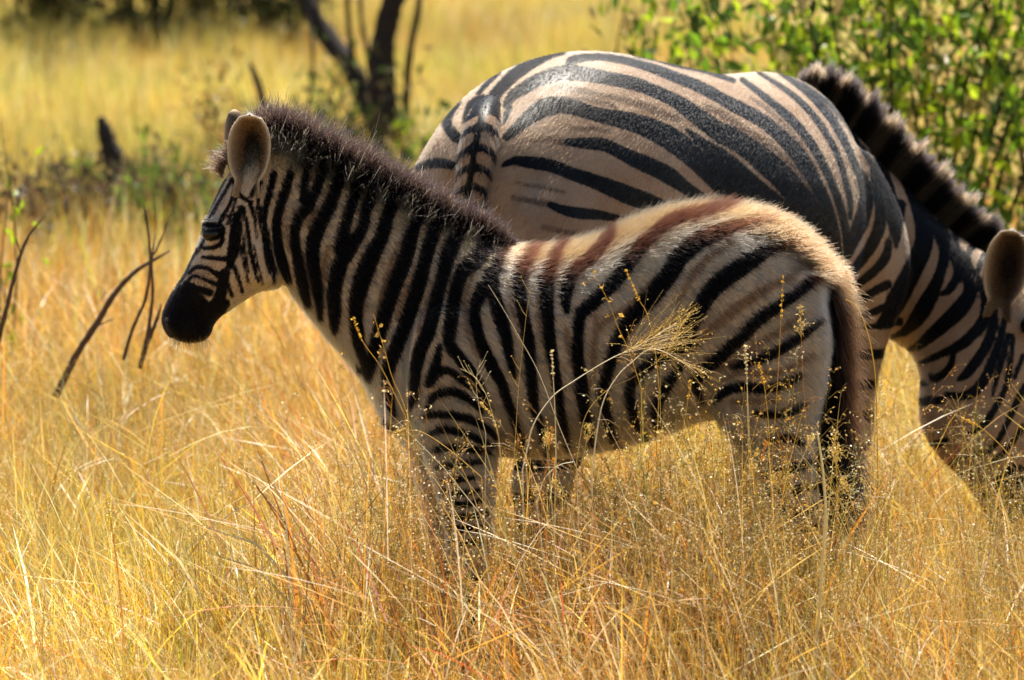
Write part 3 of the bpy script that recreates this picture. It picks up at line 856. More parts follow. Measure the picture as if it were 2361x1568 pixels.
# tail: banded dock hanging behind the rump
tpx = [((1152, 240), .13), ((1130, 246), .04), ((1114, 280), -.045), ((1103, 330), -.085), ((1094, 390), -.095), ((1086, 450), -.095), ((1082, 520), -.09), ((1080, 600), -.085), ((1080, 720), -.08), ((1082, 850), -.08)]
tc_ = np.array([at(*p, 12.78 + d) for p, d in tpx])
tw = [.018, .027, .034, .036, .034, .030, .027, .025, .03, .012]
ttg = np.gradient(tc_, axis=0); ttg /= np.linalg.norm(ttg, axis=1, keepdims=True)
tnm = np.cross(ttg, RT); tnm /= np.linalg.norm(tnm, axis=1, keepdims=True)
tv, tf = loft([(p + RT * w, p - RT * w, n_ * w * .8) for p, w, n_ in zip(tc_, tw, tnm)], n=20, k=6)
tq = plate(tv)
tmid = np.interp(tq[:, 1], [p[0][1] for p in tpx], [p[0][0] for p in tpx])
across = tq[:, 0] - tmid
TS = 20.0 - 1e-3 * across
for yy in (258, 294, 342, 388, 434, 476, 520):
    TS = np.minimum(TS, np.abs(tq[:, 1] - (yy + 0.012 * across ** 2 - 3)) - 8.5)
TS = np.minimum(TS, np.abs(across + 6) - 8)
TS = np.minimum(TS, 560 - tq[:, 1])
TS = np.minimum(TS, tq[:, 1] - 262)
tail2 = mesh_obj('tail', tv, tf, ADULT_COAT, adult, attrs={'stripe': TS, 'shadow': np.full(len(tv), 60.0), 'rust': np.zeros(len(tv))})
tsel = rng.integers(0, len(tv), 9000)
thp = tv[tsel] + rng.normal(size=(9000, 3)) * .002
thc = np.where((TS[tsel] < 0)[:, None], np.array([.0045, .004, .0045]), np.array([.36, .24, .16])) * rng.uniform(.7, 1.2, (9000, 1))
tcen = tc_[np.abs(tc_[None, :, 2] - thp[:, None, 2]).argmin(1)]
thd = (thp - tcen); thd[:, 2] = 0; thd /= np.linalg.norm(thd, axis=1, keepdims=True) + 1e-6
hair_obj('tail_hair', thp, thd * .3 + np.array([0, 0, -.95]), rng.uniform(.008, .016, 9000), np.full(9000, .0006), thc, tail2, thd * 0, 4, 73, .12, .3)
# upright striped mane
acrest = [(1835, 228), (1862, 236), (1905, 262), (1968, 312), (2030, 384), (2100, 452), (2180, 534), (2262, 590), (2310, 615)]
an = 26000
r = np.random.default_rng(61)
t = r.uniform(0, 1, an); t = np.where((t < .14) & (r.random(an) > t / .14), r.uniform(.14, 1, an), t)
X = np.interp(t, np.linspace(0, 1, len(acrest)), [p[0] for p in acrest]); Y = np.interp(t, np.linspace(0, 1, len(acrest)), [p[1] for p in acrest])
clump = np.sin(t * 160) * 3 + np.sin(t * 67) * 3
mp = np.array([at(x - 6, y + 13, NB) for x, y in zip(X, Y)]); mp[:, 1] += r.normal(size=an) * .006
mq = plate(mp)
cen = np.array([1838, 1882, 1926, 1971, 2021, 2079, 2129, 2180, 2226, 2268, 2304])
mst = np.abs(mq[:, 0:1] - cen).min(1) - 14 - 3 * np.sin(mq[:, 0] * .043) + r.normal(size=an) * 2.5
f = (1 - ss(-2, 2, mst))[:, None]
mc = np.array([.22, .125, .058]) * (1 - f) + np.array([.010, .008, .008]) * f
tipd = (r.random(an) < .08)[:, None]
mc = np.where(tipd, np.array([.035, .02, .014]), mc) * r.uniform(.7, 1.15, (an, 1))
ang = np.interp(t, [0, .25, .6, 1], [R(82), R(68), R(50), R(40)])
md = np.stack([np.cos(ang), r.normal(size=an) * .06, np.sin(ang)], 1) + r.normal(size=(an, 3)) * .028
mlen = np.interp(t, [0, .1, .25, .7, .95, 1], [.06, .085, .10, .098, .08, .05]) * r.uniform(.80, 1.04, an) * (1 + .11 * np.sin(t * 310) + .09 * np.sin(t * 173) + .08 * np.sin(t * 71))
tips = mp[:9000] + md[:9000] * mlen[:9000, None] * .72
mane_a = hair_obj('mane', mp, md, mlen, np.full(an, .0007), mc, adult, md * 0 + np.array([0.03, 0, -.02]), 5, 15, .03, .35, MANE)
hair_obj('mane_tips', tips, md[:9000], mlen[:9000] * .31, np.full(9000, .0004), np.array([[.010, .006, .005]]) * np.ones((9000, 1)), mane_a, md[:9000] * 0, 4, 17, .12, .3, MANE)
# ears, eyes
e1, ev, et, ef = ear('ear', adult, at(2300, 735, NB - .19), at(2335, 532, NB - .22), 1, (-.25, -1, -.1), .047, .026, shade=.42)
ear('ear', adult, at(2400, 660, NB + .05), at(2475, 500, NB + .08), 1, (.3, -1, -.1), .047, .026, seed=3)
sel = rng.integers(0, len(ev), 4000); vv = (sel % 21) / 20 * 2 - 1
ed = np.array(ef) * .7 + np.stack([-vv * .5, 0 * vv, .45 + 0 * vv], 1)
hair_obj('ear_hair', ev[sel] + rng.normal(size=(4000, 3)) * .0012, ed, np.where(np.abs(vv) > .92, .005, .009) * rng.uniform(.5, 1.2, 4000), np.full(4000, .00035), np.clip(et[sel] * 1.15, .004, .9), e1, ed * 0, 4, 16, .3, .3)
for s in (-1, 1):
    ball('eye', adult, at(2368, 742, NB - .12) + np.array([0, s * .088, 0]), .022, EYE)
# ---------------------------------------------------------------- grass
def leaf_shader(name, trans, rough, spec, var=0.10, use_rand=True):
    t = NT(name)
    c = t.attr('tint').outputs['Color']
    if use_rand:
        rnd = t.node('ShaderNodeObjectInfo').outputs['Random']
        hsv = t.node('ShaderNodeHueSaturation', in_Color=c)
        t.t.links.new(t.step(rnd, 0, 1, 1 - var, 1 + var), hsv.inputs['Value'])
        t.t.links.new(t.step(t.math('FRACT', t.math('MULTIPLY', rnd, 7.13)), 0, 1, .482, .512), hsv.inputs['Hue'])
        c = hsv.outputs[0]
        pos = t.node('ShaderNodeNewGeometry').outputs['Position']
        pn = t.noise(0.9, 3.0, pos)
        c = t.mix(t.step(pn, .40, .66, 0.0, .8), c, t.mix(.5, c, (.27, .25, .05)))
        pn2 = t.noise(0.55, 2.0, t.node('ShaderNodeMapping', in_Vector=pos, in_Location=(7.0, 3.0, 0.0)).outputs[0])
        c = t.mix(t.step(pn2, .40, .70, 0.0, .18), c, t.mix(.55, c, (.34, .19, .05)))
    p = t.node('ShaderNodeBsdfPrincipled', in_Base_Color=c, in_Roughness=rough)
    p.inputs['Specular IOR Level'].default_value = spec
    tr = t.node('ShaderNodeBsdfTranslucent', in_Color=c)
    m = t.node('ShaderNodeMixShader', in_0=trans)
    t.t.links.new(p.outputs[0], m.inputs[1]); t.t.links.new(tr.outputs[0], m.inputs[2])
    return t.done(m.outputs[0])
GRASS = leaf_shader('dry_grass', 0.5, 0.42, 0.45)
STALK = leaf_shader('grass_stalk', 0.30, 0.40, 0.5, use_rand=False)

PAL = {'straw': (.79, .56, .155), 'gold': (.80, .50, .055), 'pale': (.90, .76, .42), 'orange': (.74, .32, .035), 'rust': (.42, .13, .028), 'green': (.27, .36, .03),
       'olive': (.42, .38, .09), 'lime': (.45, .50, .04), 'brown': (.22, .12, .05), 'cream': (.88, .78, .54)}

class Geo:
    def __init__(s): s.v = []; s.f = []; s.c = []; s.n = 0
    def add(s, v, f, c):
        s.v.append(np.asarray(v, float)); s.c.append(np.asarray(c, float))
        s.f += [tuple(i + s.n for i in q) for q in f]; s.n += len(v)
    def mesh(s, name, mat):
        me = bpy.data.meshes.new(name)
        me.from_pydata(np.vstack(s.v).tolist(), [], s.f); me.update()
        a = me.attributes.new('tint', 'FLOAT_COLOR', 'POINT')
        C = np.vstack(s.c); a.data.foreach_set('color', np.concatenate([C, np.ones((len(C), 1))], 1).astype(np.float32).ravel())
        me.polygons.foreach_set('use_smooth', [True] * len(me.polygons))
        me.materials.append(mat); return me

def blade(G, r, base, az, lean, L, w, droop, c0, c1, seg=4, twist=0.0):
    t = np.linspace(0, 1, seg + 1)
    ang = lean + droop * t ** 1.4
    dl = L / seg
    h = np.concatenate([[0], np.cumsum(np.sin(ang[:-1]) * dl)]); z = np.concatenate([[0], np.cumsum(np.cos(ang[:-1]) * dl)])
    d = np.array([math.cos(az), math.sin(az), 0]); sd0 = np.array([-math.sin(az), math.cos(az), 0])
    C = np.asarray(base) + h[:, None] * d + z[:, None] * np.array([0, 0, 1.0])
    prof = w * np.clip(np.minimum(1, .55 + t * 1.6), 0, 1) * np.sqrt(np.clip(1 - t ** 2.2, 0.0025, 1))
    tw = twist * t
    sd = np.cos(tw)[:, None] * sd0 + np.sin(tw)[:, None] * (np.array([0, 0, 1.0]) * .7 - d * .7)
    V = np.empty((2 * (seg + 1), 3)); V[0::2] = C + sd * prof[:, None] / 2; V[1::2] = C - sd * prof[:, None] / 2
    F = [(2 * i, 2 * i + 1, 2 * i + 3, 2 * i + 2) for i in range(seg)]
    col = np.repeat(np.asarray(c0) * (1 - t[:, None]) + np.asarray(c1) * t[:, None], 2, 0)
    G.add(V, F, col)
    return C

def strip(G, pts, w, c, flat=False):
    """thin three-sided stem along pts"""
    pts = np.asarray(pts); n = len(pts)
    tg = np.gradient(pts, axis=0); tg /= np.linalg.norm(tg, axis=1, keepdims=True) + 1e-9
    a = np.cross(tg, np.array([.31, .9, .2])); a /= np.linalg.norm(a, axis=1, keepdims=True) + 1e-9
    b = np.cross(tg, a)
    w = np.broadcast_to(np.asarray(w, float), (n,))[:, None] / 2
    V = np.empty((3 * n, 3))
    for k in range(3):
        V[k::3] = pts + (a * math.cos(2.094 * k) + b * math.sin(2.094 * k)) * w
    F = [(3 * i + k, 3 * i + (k + 1) % 3, 3 * i + 3 + (k + 1) % 3, 3 * i + 3 + k) for i in range(n - 1) for k in range(3)]
    G.add(V, F, np.broadcast_to(np.asarray(c, float), (3 * n, 3)))

_q = np.linalg.qr(np.random.default_rng(3).normal(size=(64, 3, 3)))[0]
SEEDR = [(m[0], m[1]) for m in _q]
OCT = np.array([(1, 0, 0), (-1, 0, 0), (0, 1, 0), (0, -1, 0), (0, 0, 1.5), (0, 0, -1.5)], float)
OCTF = [(0, 2, 4), (2, 1, 4), (1, 3, 4), (3, 0, 4), (2, 0, 5), (1, 2, 5), (3, 1, 5), (0, 3, 5)]
def seed_at(G, p, s, c):
    a, b = SEEDR[(len(G.v) * 7) % len(SEEDR)]
    p = np.asarray(p)
    G.add(np.array([p - a * s * 1.6, p + b * s, p + a * s * 1.6, p - b * s]), [(0, 1, 2, 3)], np.broadcast_to(np.asarray(c, float), (4, 3)))

def panicle(G, r, C, n, ln, col, seedc, seeds=3, up=0.6, ssz=.00105, spread=.55):
    """open seed head on the last part of the stem C"""
    m = len(C)
    for k in range(n):
        t = r.uniform(.55, 1.0); i = min(m - 2, int(t * (m - 1)))
        p = C[i] + (C[i + 1] - C[i]) * (t * (m - 1) - i)
        tg = C[i + 1] - C[i]; tg /= np.linalg.norm(tg) + 1e-9
        d = tg * up + r.normal(size=3) * spread; d /= np.linalg.norm(d)
        l = ln * (1.25 - t) * 1.6 * r.uniform(.5, 1.1)
        q = np.array([p, p + d * l * .5 + np.array([0, 0, .002]), p + d * l + np.array([0, 0, -.004])])
        strip(G, q, [.0006, .0005, .0003], col)
        for j in range(seeds):
            u = r.uniform(.35, 1.0); pp = p + (q[2] - p) * u
            seed_at(G, pp + r.normal(size=3) * .002, ssz * r.uniform(.7, 1.3), seedc)

def mixc(r, names, wts):
    c = np.array(PAL[r.choice(names, p=np.array(wts) / sum(wts))])
    return c * r.uniform(.7, 1.15)

def tuft(kind, seed):
    r = np.random.default_rng(seed); G = Geo()
    def b(n, L, W, lean, droop, names, wts, rad=.10, seg=4, az=None, twist=0.6):
        for _ in range(n):
            a = r.uniform(0, 2 * math.pi) if az is None else r.normal(az, .5)
            rr = rad * math.sqrt(r.random()); pa = r.uniform(0, 6.28)
            c = mixc(r, names, wts); c1 = c * r.uniform(.9, 1.3) + np.array([.05, .03, .0])
            blade(G, r, (rr * math.cos(pa), rr * math.sin(pa), 0), a, abs(r.normal(0, lean)), r.uniform(*L), r.uniform(*W), r.uniform(*droop), c * .9, np.clip(c1, 0, .92), seg, r.uniform(-twist, twist) * 2)
    if kind == 'fine':
        b(34, (.14, .36), (.0018, .0040), .42, (.1, 1.3), ['straw', 'gold', 'orange', 'pale', 'rust', 'olive'], [4, 3.6, 3, 2.4, 1.3, .8])
        b(13, (.26, .46), (.0012, .0022), .32, (.05, .6), ['straw', 'orange', 'rust', 'gold'], [3, 2, 1, 2], seg=3)
        b(7, (.12, .32), (.004, .0075), .5, (.8, 2.8), ['pale', 'cream', 'straw'], [3, 2, 1], twist=1.4)
    elif kind == 'tangle':
        for _ in range(42):
            c = mixc(r, ['pale', 'straw', 'cream', 'gold', 'orange', 'rust'], [2, 3, .7, 3, 1.8, .8]); z = r.uniform(.02, .30)
            a = r.normal(math.pi, .9) if r.random() < .6 else r.uniform(0, 6.28)
            blade(G, r, (*(r.normal(size=2) * .09), z), a, r.normal(1.15, .35), r.uniform(.08, .32), r.uniform(.0014, .0038), r.uniform(-.3, .8), c, np.clip(c * 1.1, 0, .92), 4, r.uniform(-1, 1))
    elif kind == 'lean':
        b(26, (.22, .50), (.0014, .0030), .25, (.3, .9), ['straw', 'gold', 'pale', 'orange'], [4, 3, 3, 1.5], az=math.pi + .2)
        b(14, (.35, .60), (.0018, .0030), .75, (.2, .6), ['pale', 'straw', 'cream'], [3, 3, 1], az=math.pi, seg=5)
        b(14, (.12, .3), (.0012, .003), .3, (.1, 1.0), ['orange', 'rust', 'gold', 'lime'], [3, 1, 3, 1])
        b(6, (.12, .28), (.004, .0075), .6, (.8, 2.6), ['cream', 'pale'], [2, 2], twist=1.6)
    elif kind == 'seed':
        b(22, (.15, .38), (.0012, .0026), .25, (.1, .9), ['straw', 'gold', 'olive', 'orange', 'lime'], [4, 3, 2, 1.5, .5])
        for _ in range(11):
            c = mixc(r, ['straw', 'olive', 'gold'], [4, 2, 2])
            C = blade(G, r, tuple(np.append(r.normal(size=2) * .05, 0)), r.uniform(0, 6.28), abs(r.normal(0, .2)), r.uniform(.34, .54), .0012, r.uniform(.1, .5), c, c, 5)
            panicle(G, r, C, 16, .06, c * .95, mixc(r, ['pale', 'straw', 'gold'], [2, 3, 3]), 3)
    elif kind == 'green':
        b(26, (.14, .34), (.0015, .0035), .22, (.1, .8), ['lime', 'green', 'olive', 'gold'], [3, 2, 2, 3])
        b(20, (.16, .40), (.0012, .0026), .25, (.1, .8), ['straw', 'gold', 'orange'], [3, 3, 2])
    elif kind == 'broad':
        b(16, (.16, .42), (.004, .0075), .4, (.3, 2.0), ['pale', 'straw', 'cream', 'orange', 'gold'], [3, 3, 1.2, 2, 2], twist=1.3)
        b(24, (.16, .40), (.0012, .0025), .28, (.1, .9), ['straw', 'gold', 'orange', 'rust'], [3, 3, 2, 1])
    elif kind == 'meadow':
        b(44, (.18, .48), (.003, .006), .28, (.1, .9), ['straw', 'olive', 'gold', 'pale', 'lime', 'green'], [3.6, 3.6, 1.6, 2.4, .9, .8], rad=.2, seg=3)
        b(7, (.12, .36), (.006, .011), .5, (.6, 2.2), ['pale', 'cream'], [2, 2], rad=.2, seg=3, twist=1.4)
    elif kind == 'ochre':
        b(44, (.16, .42), (.003, .006), .28, (.1, .9), ['gold', 'orange', 'straw', 'pale', 'rust'], [3, 3.4, 3, 1.6, 1], rad=.2, seg=3)
        b(7, (.12, .32), (.006, .012), .5, (.6, 2.2), ['pale', 'cream'], [2, 2], rad=.2, seg=3, twist=1.4)
    return G

# tufts are grown into square swards; the swards are laid edge to edge over the plain
def sward(name, size, mix, count, seed, sz=(.75, 1.2)):
    r = np.random.default_rng(seed)
    lib = {}
    for k, w in mix:
        lib[k] = []
        for j in range(3):
            G = tuft(k, seed * 17 + j + len(k) * 5)
            lib[k].append((np.vstack(G.v), np.array([q if len(q) == 4 else q + (-1,) for q in G.f]), np.vstack(G.c)))
    V, F, C, n = [], [], [], 0
    names = [k for k, w in mix]; ww = np.array([w for k, w in mix], float); ww /= ww.sum()
    for i in range(count):
        k = names[r.choice(len(names), p=ww)]
        v, f, c = lib[k][r.integers(0, 3)]
        x, y = r.uniform(-size / 2, size / 2, 2)
        a = r.normal(0, .45) if k == 'lean' else r.uniform(0, 6.28)
        s_ = r.uniform(*sz)
        M = np.array([[math.cos(a), -math.sin(a), 0], [math.sin(a), math.cos(a), 0], [0, 0, 1]]) * s_
        V.append(v @ M.T + [x, y, 0]); F.append(np.where(f < 0, -1, f + n)); C.append(np.clip(c * r.uniform(.78, 1.22) * r.uniform(.94, 1.06, 3), 0, .93)); n += len(v)
    V, F, C = np.vstack(V), np.vstack(F), np.vstack(C)
    tri = F[:, 3] < 0
    cnt = np.where(tri, 3, 4); loops = F[F >= 0] if False else F.ravel()[F.ravel() >= 0]
    me = bpy.data.meshes.new(name)
    me.vertices.add(len(V)); me.vertices.foreach_set('co', V.astype(np.float32).ravel())
    me.loops.add(len(loops)); me.loops.foreach_set('vertex_index', loops.astype(np.int32))
    me.polygons.add(len(F)); me.polygons.foreach_set('loop_start', np.concatenate([[0], np.cumsum(cnt)[:-1]]).astype(np.int32))
    me.polygons.foreach_set('use_smooth', np.ones(len(F), bool))
    at_ = me.attributes.new('tint', 'FLOAT_COLOR', 'POINT'); at_.data.foreach_set('color', np.concatenate([C, np.ones((len(C), 1))], 1).astype(np.float32).ravel())
    me.update(calc_edges=True); me.validate()
    me.materials.append(GRASS)
    return me
NS, FS = 0.7, 1.6
NEAR_MIX = [('fine', 4.2), ('lean', 2.0), ('seed', 1.6), ('green', 1.9), ('broad', 1.5), ('tangle', 2.4)]
NEAR2_MIX = [('fine', 4.0), ('lean', 1.0), ('seed', .8), ('green', .7), ('broad', 2.2)]
SPEC = [('near', NS, NEAR_MIX, 48)] * 9 + [('stand', NS, [('seed', 4.2), ('fine', 2), ('lean', 1.2), ('broad', .8), ('tangle', 1.6)], 60)] * 3 + [('ochre', FS, [('ochre', 6), ('broad', 1.5), ('meadow', 1)], 90)] * 4 + [('meadow', FS, [('meadow', 6), ('ochre', .8)], 80)] * 4
tuft_col = bpy.data.collections.new('grass_swards')
KI = {}
for i, (k, sz_, mx, ct) in enumerate(SPEC):
    o = bpy.data.objects.new('grass_sward_%02d' % i, sward('grass_sward', sz_, mx, ct, 300 + i))
    tuft_col.objects.link(o); KI.setdefault(k, []).append(i)
r = np.random.default_rng(77)
PP, II, RZ, SC = [], [], [], []
def lay(d0, d1, size, side, kindf, rotf):
    d = d0
    while d < d1:
        hw_ = d * .083 + side; x = -hw_
        x += r.uniform(0, size * .5)
        while x < hw_ + size * .5:
            PP.append((x + r.normal() * .05 * size, d + CAM_Y + r.normal() * .05 * size, 0)); k = kindf(d)
            II.append(r.choice(KI[k])); RZ.append(rotf()); SC.append(r.uniform(.92, 1.1)); x += size * .97
        d += size * .97
lay(8.6, 17.0, NS, 2.0, lambda d: 'near', lambda: r.normal(0, .25))
lay(17.2, 48.0, FS, 6.0, lambda d: 'meadow' if r.random() < .1 + .85 * float(ss(20, 26, d)) else 'ochre', lambda: r.choice([0, 1.571, 3.1416, 4.712]) + r.normal() * .1)
PP = np.array(PP); II = np.array(II)
zone = (PP[:, 1] > -1.0) & (PP[:, 1] < .05) & (PP[:, 0] > -.1) & (PP[:, 0] < .75)
II[zone] = r.choice(KI['stand'], zone.sum()); rz = np.array(RZ); sc = np.array(SC); DD = PP[:, 1] - CAM_Y
sc *= np.where(DD > 19, .82, 1.0)
sc *= np.where((PP[:, 0] > .55) & (PP[:, 0] < 1.5) & (PP[:, 1] > .3) & (PP[:, 1] < 1.9), .62, 1.0)   # grazed short round the adult's muzzle
sc *= np.where(PP[:, 1] < -0.9, .86, 1.0)
sc *= np.where((PP[:, 0] > .72) & (PP[:, 1] > -1.2) & (PP[:, 1] < .3), .76, 1.0)
sc *= np.where((PP[:, 1] > -.9) & (PP[:, 1] < -.12) & (PP[:, 0] > 0.0) & (PP[:, 0] < .75), 1.32, 1.0)
gm = bpy.data.meshes.new('grass')
gm.from_pydata(PP.tolist(), [], [])
for nm, ty, dat in (('rotz', 'FLOAT', rz), ('size', 'FLOAT', sc)):
    a = gm.attributes.new(nm, ty, 'POINT'); a.data.foreach_set('value', dat.astype(np.float32))
a = gm.attributes.new('pick', 'INT', 'POINT'); a.data.foreach_set('value', II.astype(np.int32))
gm.materials.append(GRASS)
grass = link(bpy.data.objects.new('grass', gm))
tag(grass, 'tall dry golden grass covering the whole plain', 'grass', kind='stuff')
ng = bpy.data.node_groups.new('scatter_tufts', 'GeometryNodeTree')
ng.interface.new_socket('Geometry', in_out='INPUT', socket_type='NodeSocketGeometry')
ng.interface.new_socket('Geometry', in_out='OUTPUT', socket_type='NodeSocketGeometry')
N, Lk = ng.nodes, ng.links
gi, go = N.new('NodeGroupInput'), N.new('NodeGroupOutput')
ci = N.new('GeometryNodeCollectionInfo'); ci.inputs['Collection'].default_value = tuft_col; ci.inputs['Separate Children'].default_value = True; ci.inputs['Reset Children'].default_value = True
iop = N.new('GeometryNodeInstanceOnPoints'); iop.inputs['Pick Instance'].default_value = True
def nattr(name, ty):
    n = N.new('GeometryNodeInputNamedAttribute'); n.data_type = ty; n.inputs['Name'].default_value = name; return n.outputs['Attribute']
cx = N.new('ShaderNodeCombineXYZ'); Lk.new(nattr('rotz', 'FLOAT'), cx.inputs[2])
Lk.new(gi.outputs[0], iop.inputs['Points']); Lk.new(ci.outputs[0], iop.inputs['Instance'])
Lk.new(nattr('pick', 'INT'), iop.inputs['Instance Index']); Lk.new(cx.outputs[0], iop.inputs['Rotation']); Lk.new(nattr('size', 'FLOAT'), iop.inputs['Scale'])
Lk.new(iop.outputs[0], go.inputs[0])
md_ = grass.modifiers.new('scatter', 'NODES'); md_.node_group = ng
# ---------------------------------------------------------------- trees, shrubs, dead wood
BARK = simple_mat('bark', (0.016, 0.012, 0.010), 0.9, 0.2, (0.045, 0.034, 0.026), 30.0, 0.8)
DEAD = simple_mat('dead_wood', (0.075, 0.042, 0.025), 0.85, 0.2, (0.17, 0.11, 0.07), 55.0, 0.8)
CHAR = simple_mat('charred_wood', (0.018, 0.015, 0.013), 0.9, 0.2, (0.05, 0.042, 0.035), 40.0, 0.8)
LEAF = leaf_shader('green_leaf', 0.5, 0.45, 0.3, use_rand=False)

def limb(name, pts, w, mat, parent, n=9, k=5, rough=.06, seed=1):
    """tapered, slightly knobbly round limb"""
    P = catmull(np.array(pts, float), k); W = np.interp(np.linspace(0, 1, len(P)), np.linspace(0, 1, len(w)), w)
    r_ = np.random.default_rng(seed)
    tg = np.gradient(P, axis=0); tg /= np.linalg.norm(tg, axis=1, keepdims=True) + 1e-9
    a = np.cross(tg, np.array([.3, .9, .1])); a /= np.linalg.norm(a, axis=1, keepdims=True) + 1e-9
    b = np.cross(tg, a)
    V = []
    for i in range(len(P)):
        for j in range(n):
            th = 2 * math.pi * j / n; rr = W[i] * (1 + r_.normal() * rough)
            V.append(P[i] + (a[i] * math.cos(th) + b[i] * math.sin(th)) * rr)
    F = [(i * n + j, i * n + (j + 1) % n, (i + 1) * n + (j + 1) % n, (i + 1) * n + j) for i in range(len(P) - 1) for j in range(n)]
    F += [tuple(reversed(range(n))), tuple(range((len(P) - 1) * n, len(P) * n))]
    return mesh_obj(name, V, F, mat, parent)

def leaves(name, pos, dirs, L, W, tint, parent, seed=1):
    """leaf-shaped folded blades, one part"""
    r_ = np.random.default_rng(seed); n = len(pos)
    d = dirs / (np.linalg.norm(dirs, axis=1, keepdims=True) + 1e-9)
    s = np.cross(d, r_.normal(size=(n, 3))); s /= np.linalg.norm(s, axis=1, keepdims=True) + 1e-9
    nn = np.cross(d, s)
    L = np.asarray(L)[:, None]; W = np.asarray(W)[:, None]
    V = np.stack([pos, pos + d * L * .5 + s * W / 2 + nn * W * .15, pos + d * L - nn * L * .12, pos + d * L * .5 - s * W / 2 + nn * W * .15], 1).reshape(-1, 3)
    F = [f for i in range(n) for f in ((4 * i, 4 * i + 1, 4 * i + 2), (4 * i, 4 * i + 2, 4 * i + 3))]
    return mesh_obj(name, V, F, LEAF, parent, smooth=False, attrs={'tint': np.repeat(np.clip(tint, .003, .95), 4, 0)})

# multi-stemmed tree beyond the foal's mane
TD = 25.0
def tp_(px, py, d=TD, dd=0.0): return at(px, py, d + dd)
b0 = at(893, 322, TD); b0[2] = 0
tree = empty('acacia_tree', tuple(b0)); tag(tree, 'dark forked tree with several bare stems beyond the foal’s mane', 'tree')
limb('trunk', [b0 + [0, 0, -.05], tp_(895, 318), tp_(882, 220), tp_(882, 120), tp_(893, 50), tp_(912, -20), tp_(930, -160), tp_(940, -420), tp_(955, -1000), tp_(960, -1600)], [.085, .066, .056, .05, .046, .044, .038, .037, .028, .015], BARK, tree, 12, 6, .07, 2)
limb('stem', [b0 + [-.05, .05, -.02], tp_(868, 298, dd=.1), tp_(842, 235, dd=.15), tp_(808, 155, dd=.2), tp_(762, 95, dd=.3), tp_(722, 35, dd=.35), tp_(690, -60, dd=.4), tp_(640, -330, dd=.5), tp_(630, -900, dd=.3), tp_(640, -1450)], [.055, .048, .042, .040, .038, .036, .032, .028, .022, .012], BARK, tree, 11, 6, .07, 3)
limb('stem', [b0 + [.085, -.05, -.02], tp_(937, 285, dd=-.1), tp_(938, 200, dd=-.1), tp_(946, 110, dd=-.1), tp_(964, 20, dd=-.1), tp_(985, -180, dd=-.1)], [.022, .018, .015, .014, .013, .008], BARK, tree, 9, 5, .07, 4)
limb('stem', [tp_(838, 215, dd=.2), tp_(815, 140, dd=.2), tp_(804, 60, dd=.2), tp_(797, -40, dd=.2), tp_(780, -240, dd=.2)], [.016, .012, .011, .010, .006], BARK, tree, 8, 5, .07, 5)
limb('stem', [tp_(858, 200, dd=.3), tp_(845, 110, dd=.3), tp_(832, 20, dd=.3), tp_(828, -200, dd=.3)], [.014, .010, .009, .005], BARK, tree, 8, 5, .07, 6)
limb('stem', [tp_(700, 290, dd=-.4), tp_(716, 215, dd=-.4), tp_(722, 120, dd=-.4), tp_(715, 60, dd=-.3), tp_(705, -20, dd=-.2)], [.010, .008, .007, .006, .005], BARK, tree, 8, 5, .07, 7)
rr = np.random.default_rng(91)
cc = np.vstack([tp_(640, -1500) + rr.normal(size=(9, 3)) * [.7, .6, .3], tp_(960, -1650) + rr.normal(size=(8, 3)) * [.6, .6, .3]])
pos = cc[rr.integers(0, len(cc), 5200)] + rr.normal(size=(5200, 3)) * [.33, .33, .2]
tints = np.array([[.10, .14, .03]]) * rr.uniform(.5, 1.4, (5200, 1))
leaves('crown', pos, rr.normal(size=(5200, 3)), rr.uniform(.05, .09, 5200), rr.uniform(.02, .035, 5200), tints, tree, 3)

def shrub(name, label, px, base_d, height, spread, nstem, nleaf, pal, seed, lsize=(.03, .05), stemw=.008, group=None, x0=None, upright=.8, zlo=.15, mat=BARK):
    r_ = np.random.default_rng(seed)
    b = at(px, 0, base_d); b[2] = 0
    e = empty(name, tuple(b)); tag(e, label, 'shrub', group)
    tips = []
    for k in range(nstem):
        a = r_.uniform(0, 6.28); rad = spread * math.sqrt(r_.random())
        h = height * r_.uniform(.6, 1.05)
        e1 = b + np.array([math.cos(a) * rad, math.sin(a) * rad * .8, h])
        mid = b + (e1 - b) * .5 + np.array([r_.normal() * .06, r_.normal() * .06, h * .08])
        path = [b + np.array([math.cos(a), math.sin(a), 0]) * .04 + [0, 0, -.02], mid, e1]
        limb('stem', path, [stemw, stemw * .7, stemw * .25], mat, e, 7, 5, .06, seed * 31 + k)
        C = catmull(np.array(path), 10); tips.append(C)
    C = np.array(tips)
    si = r_.integers(0, nstem, nleaf); ti = r_.uniform(zlo, 1, nleaf) ** .8 * (C.shape[1] - 1)
    i0 = np.clip(ti.astype(int), 0, C.shape[1] - 2)
    pos = C[si, i0] + (C[si, i0 + 1] - C[si, i0]) * (ti - i0)[:, None] + r_.normal(size=(nleaf, 3)) * [.10 * spread + .03, .10 * spread + .03, .06]
    dr = r_.normal(size=(nleaf, 3)) * .7 + np.array([0, 0, upright])
    pc = np.array(pal)[r_.integers(0, len(pal), nleaf)] * r_.uniform(.6, 1.25, (nleaf, 1))
    Ls = r_.uniform(*lsize, nleaf)
    leaves('foliage', pos, dr, Ls, Ls * r_.uniform(.3, .5, nleaf), pc, e, seed)
    return e

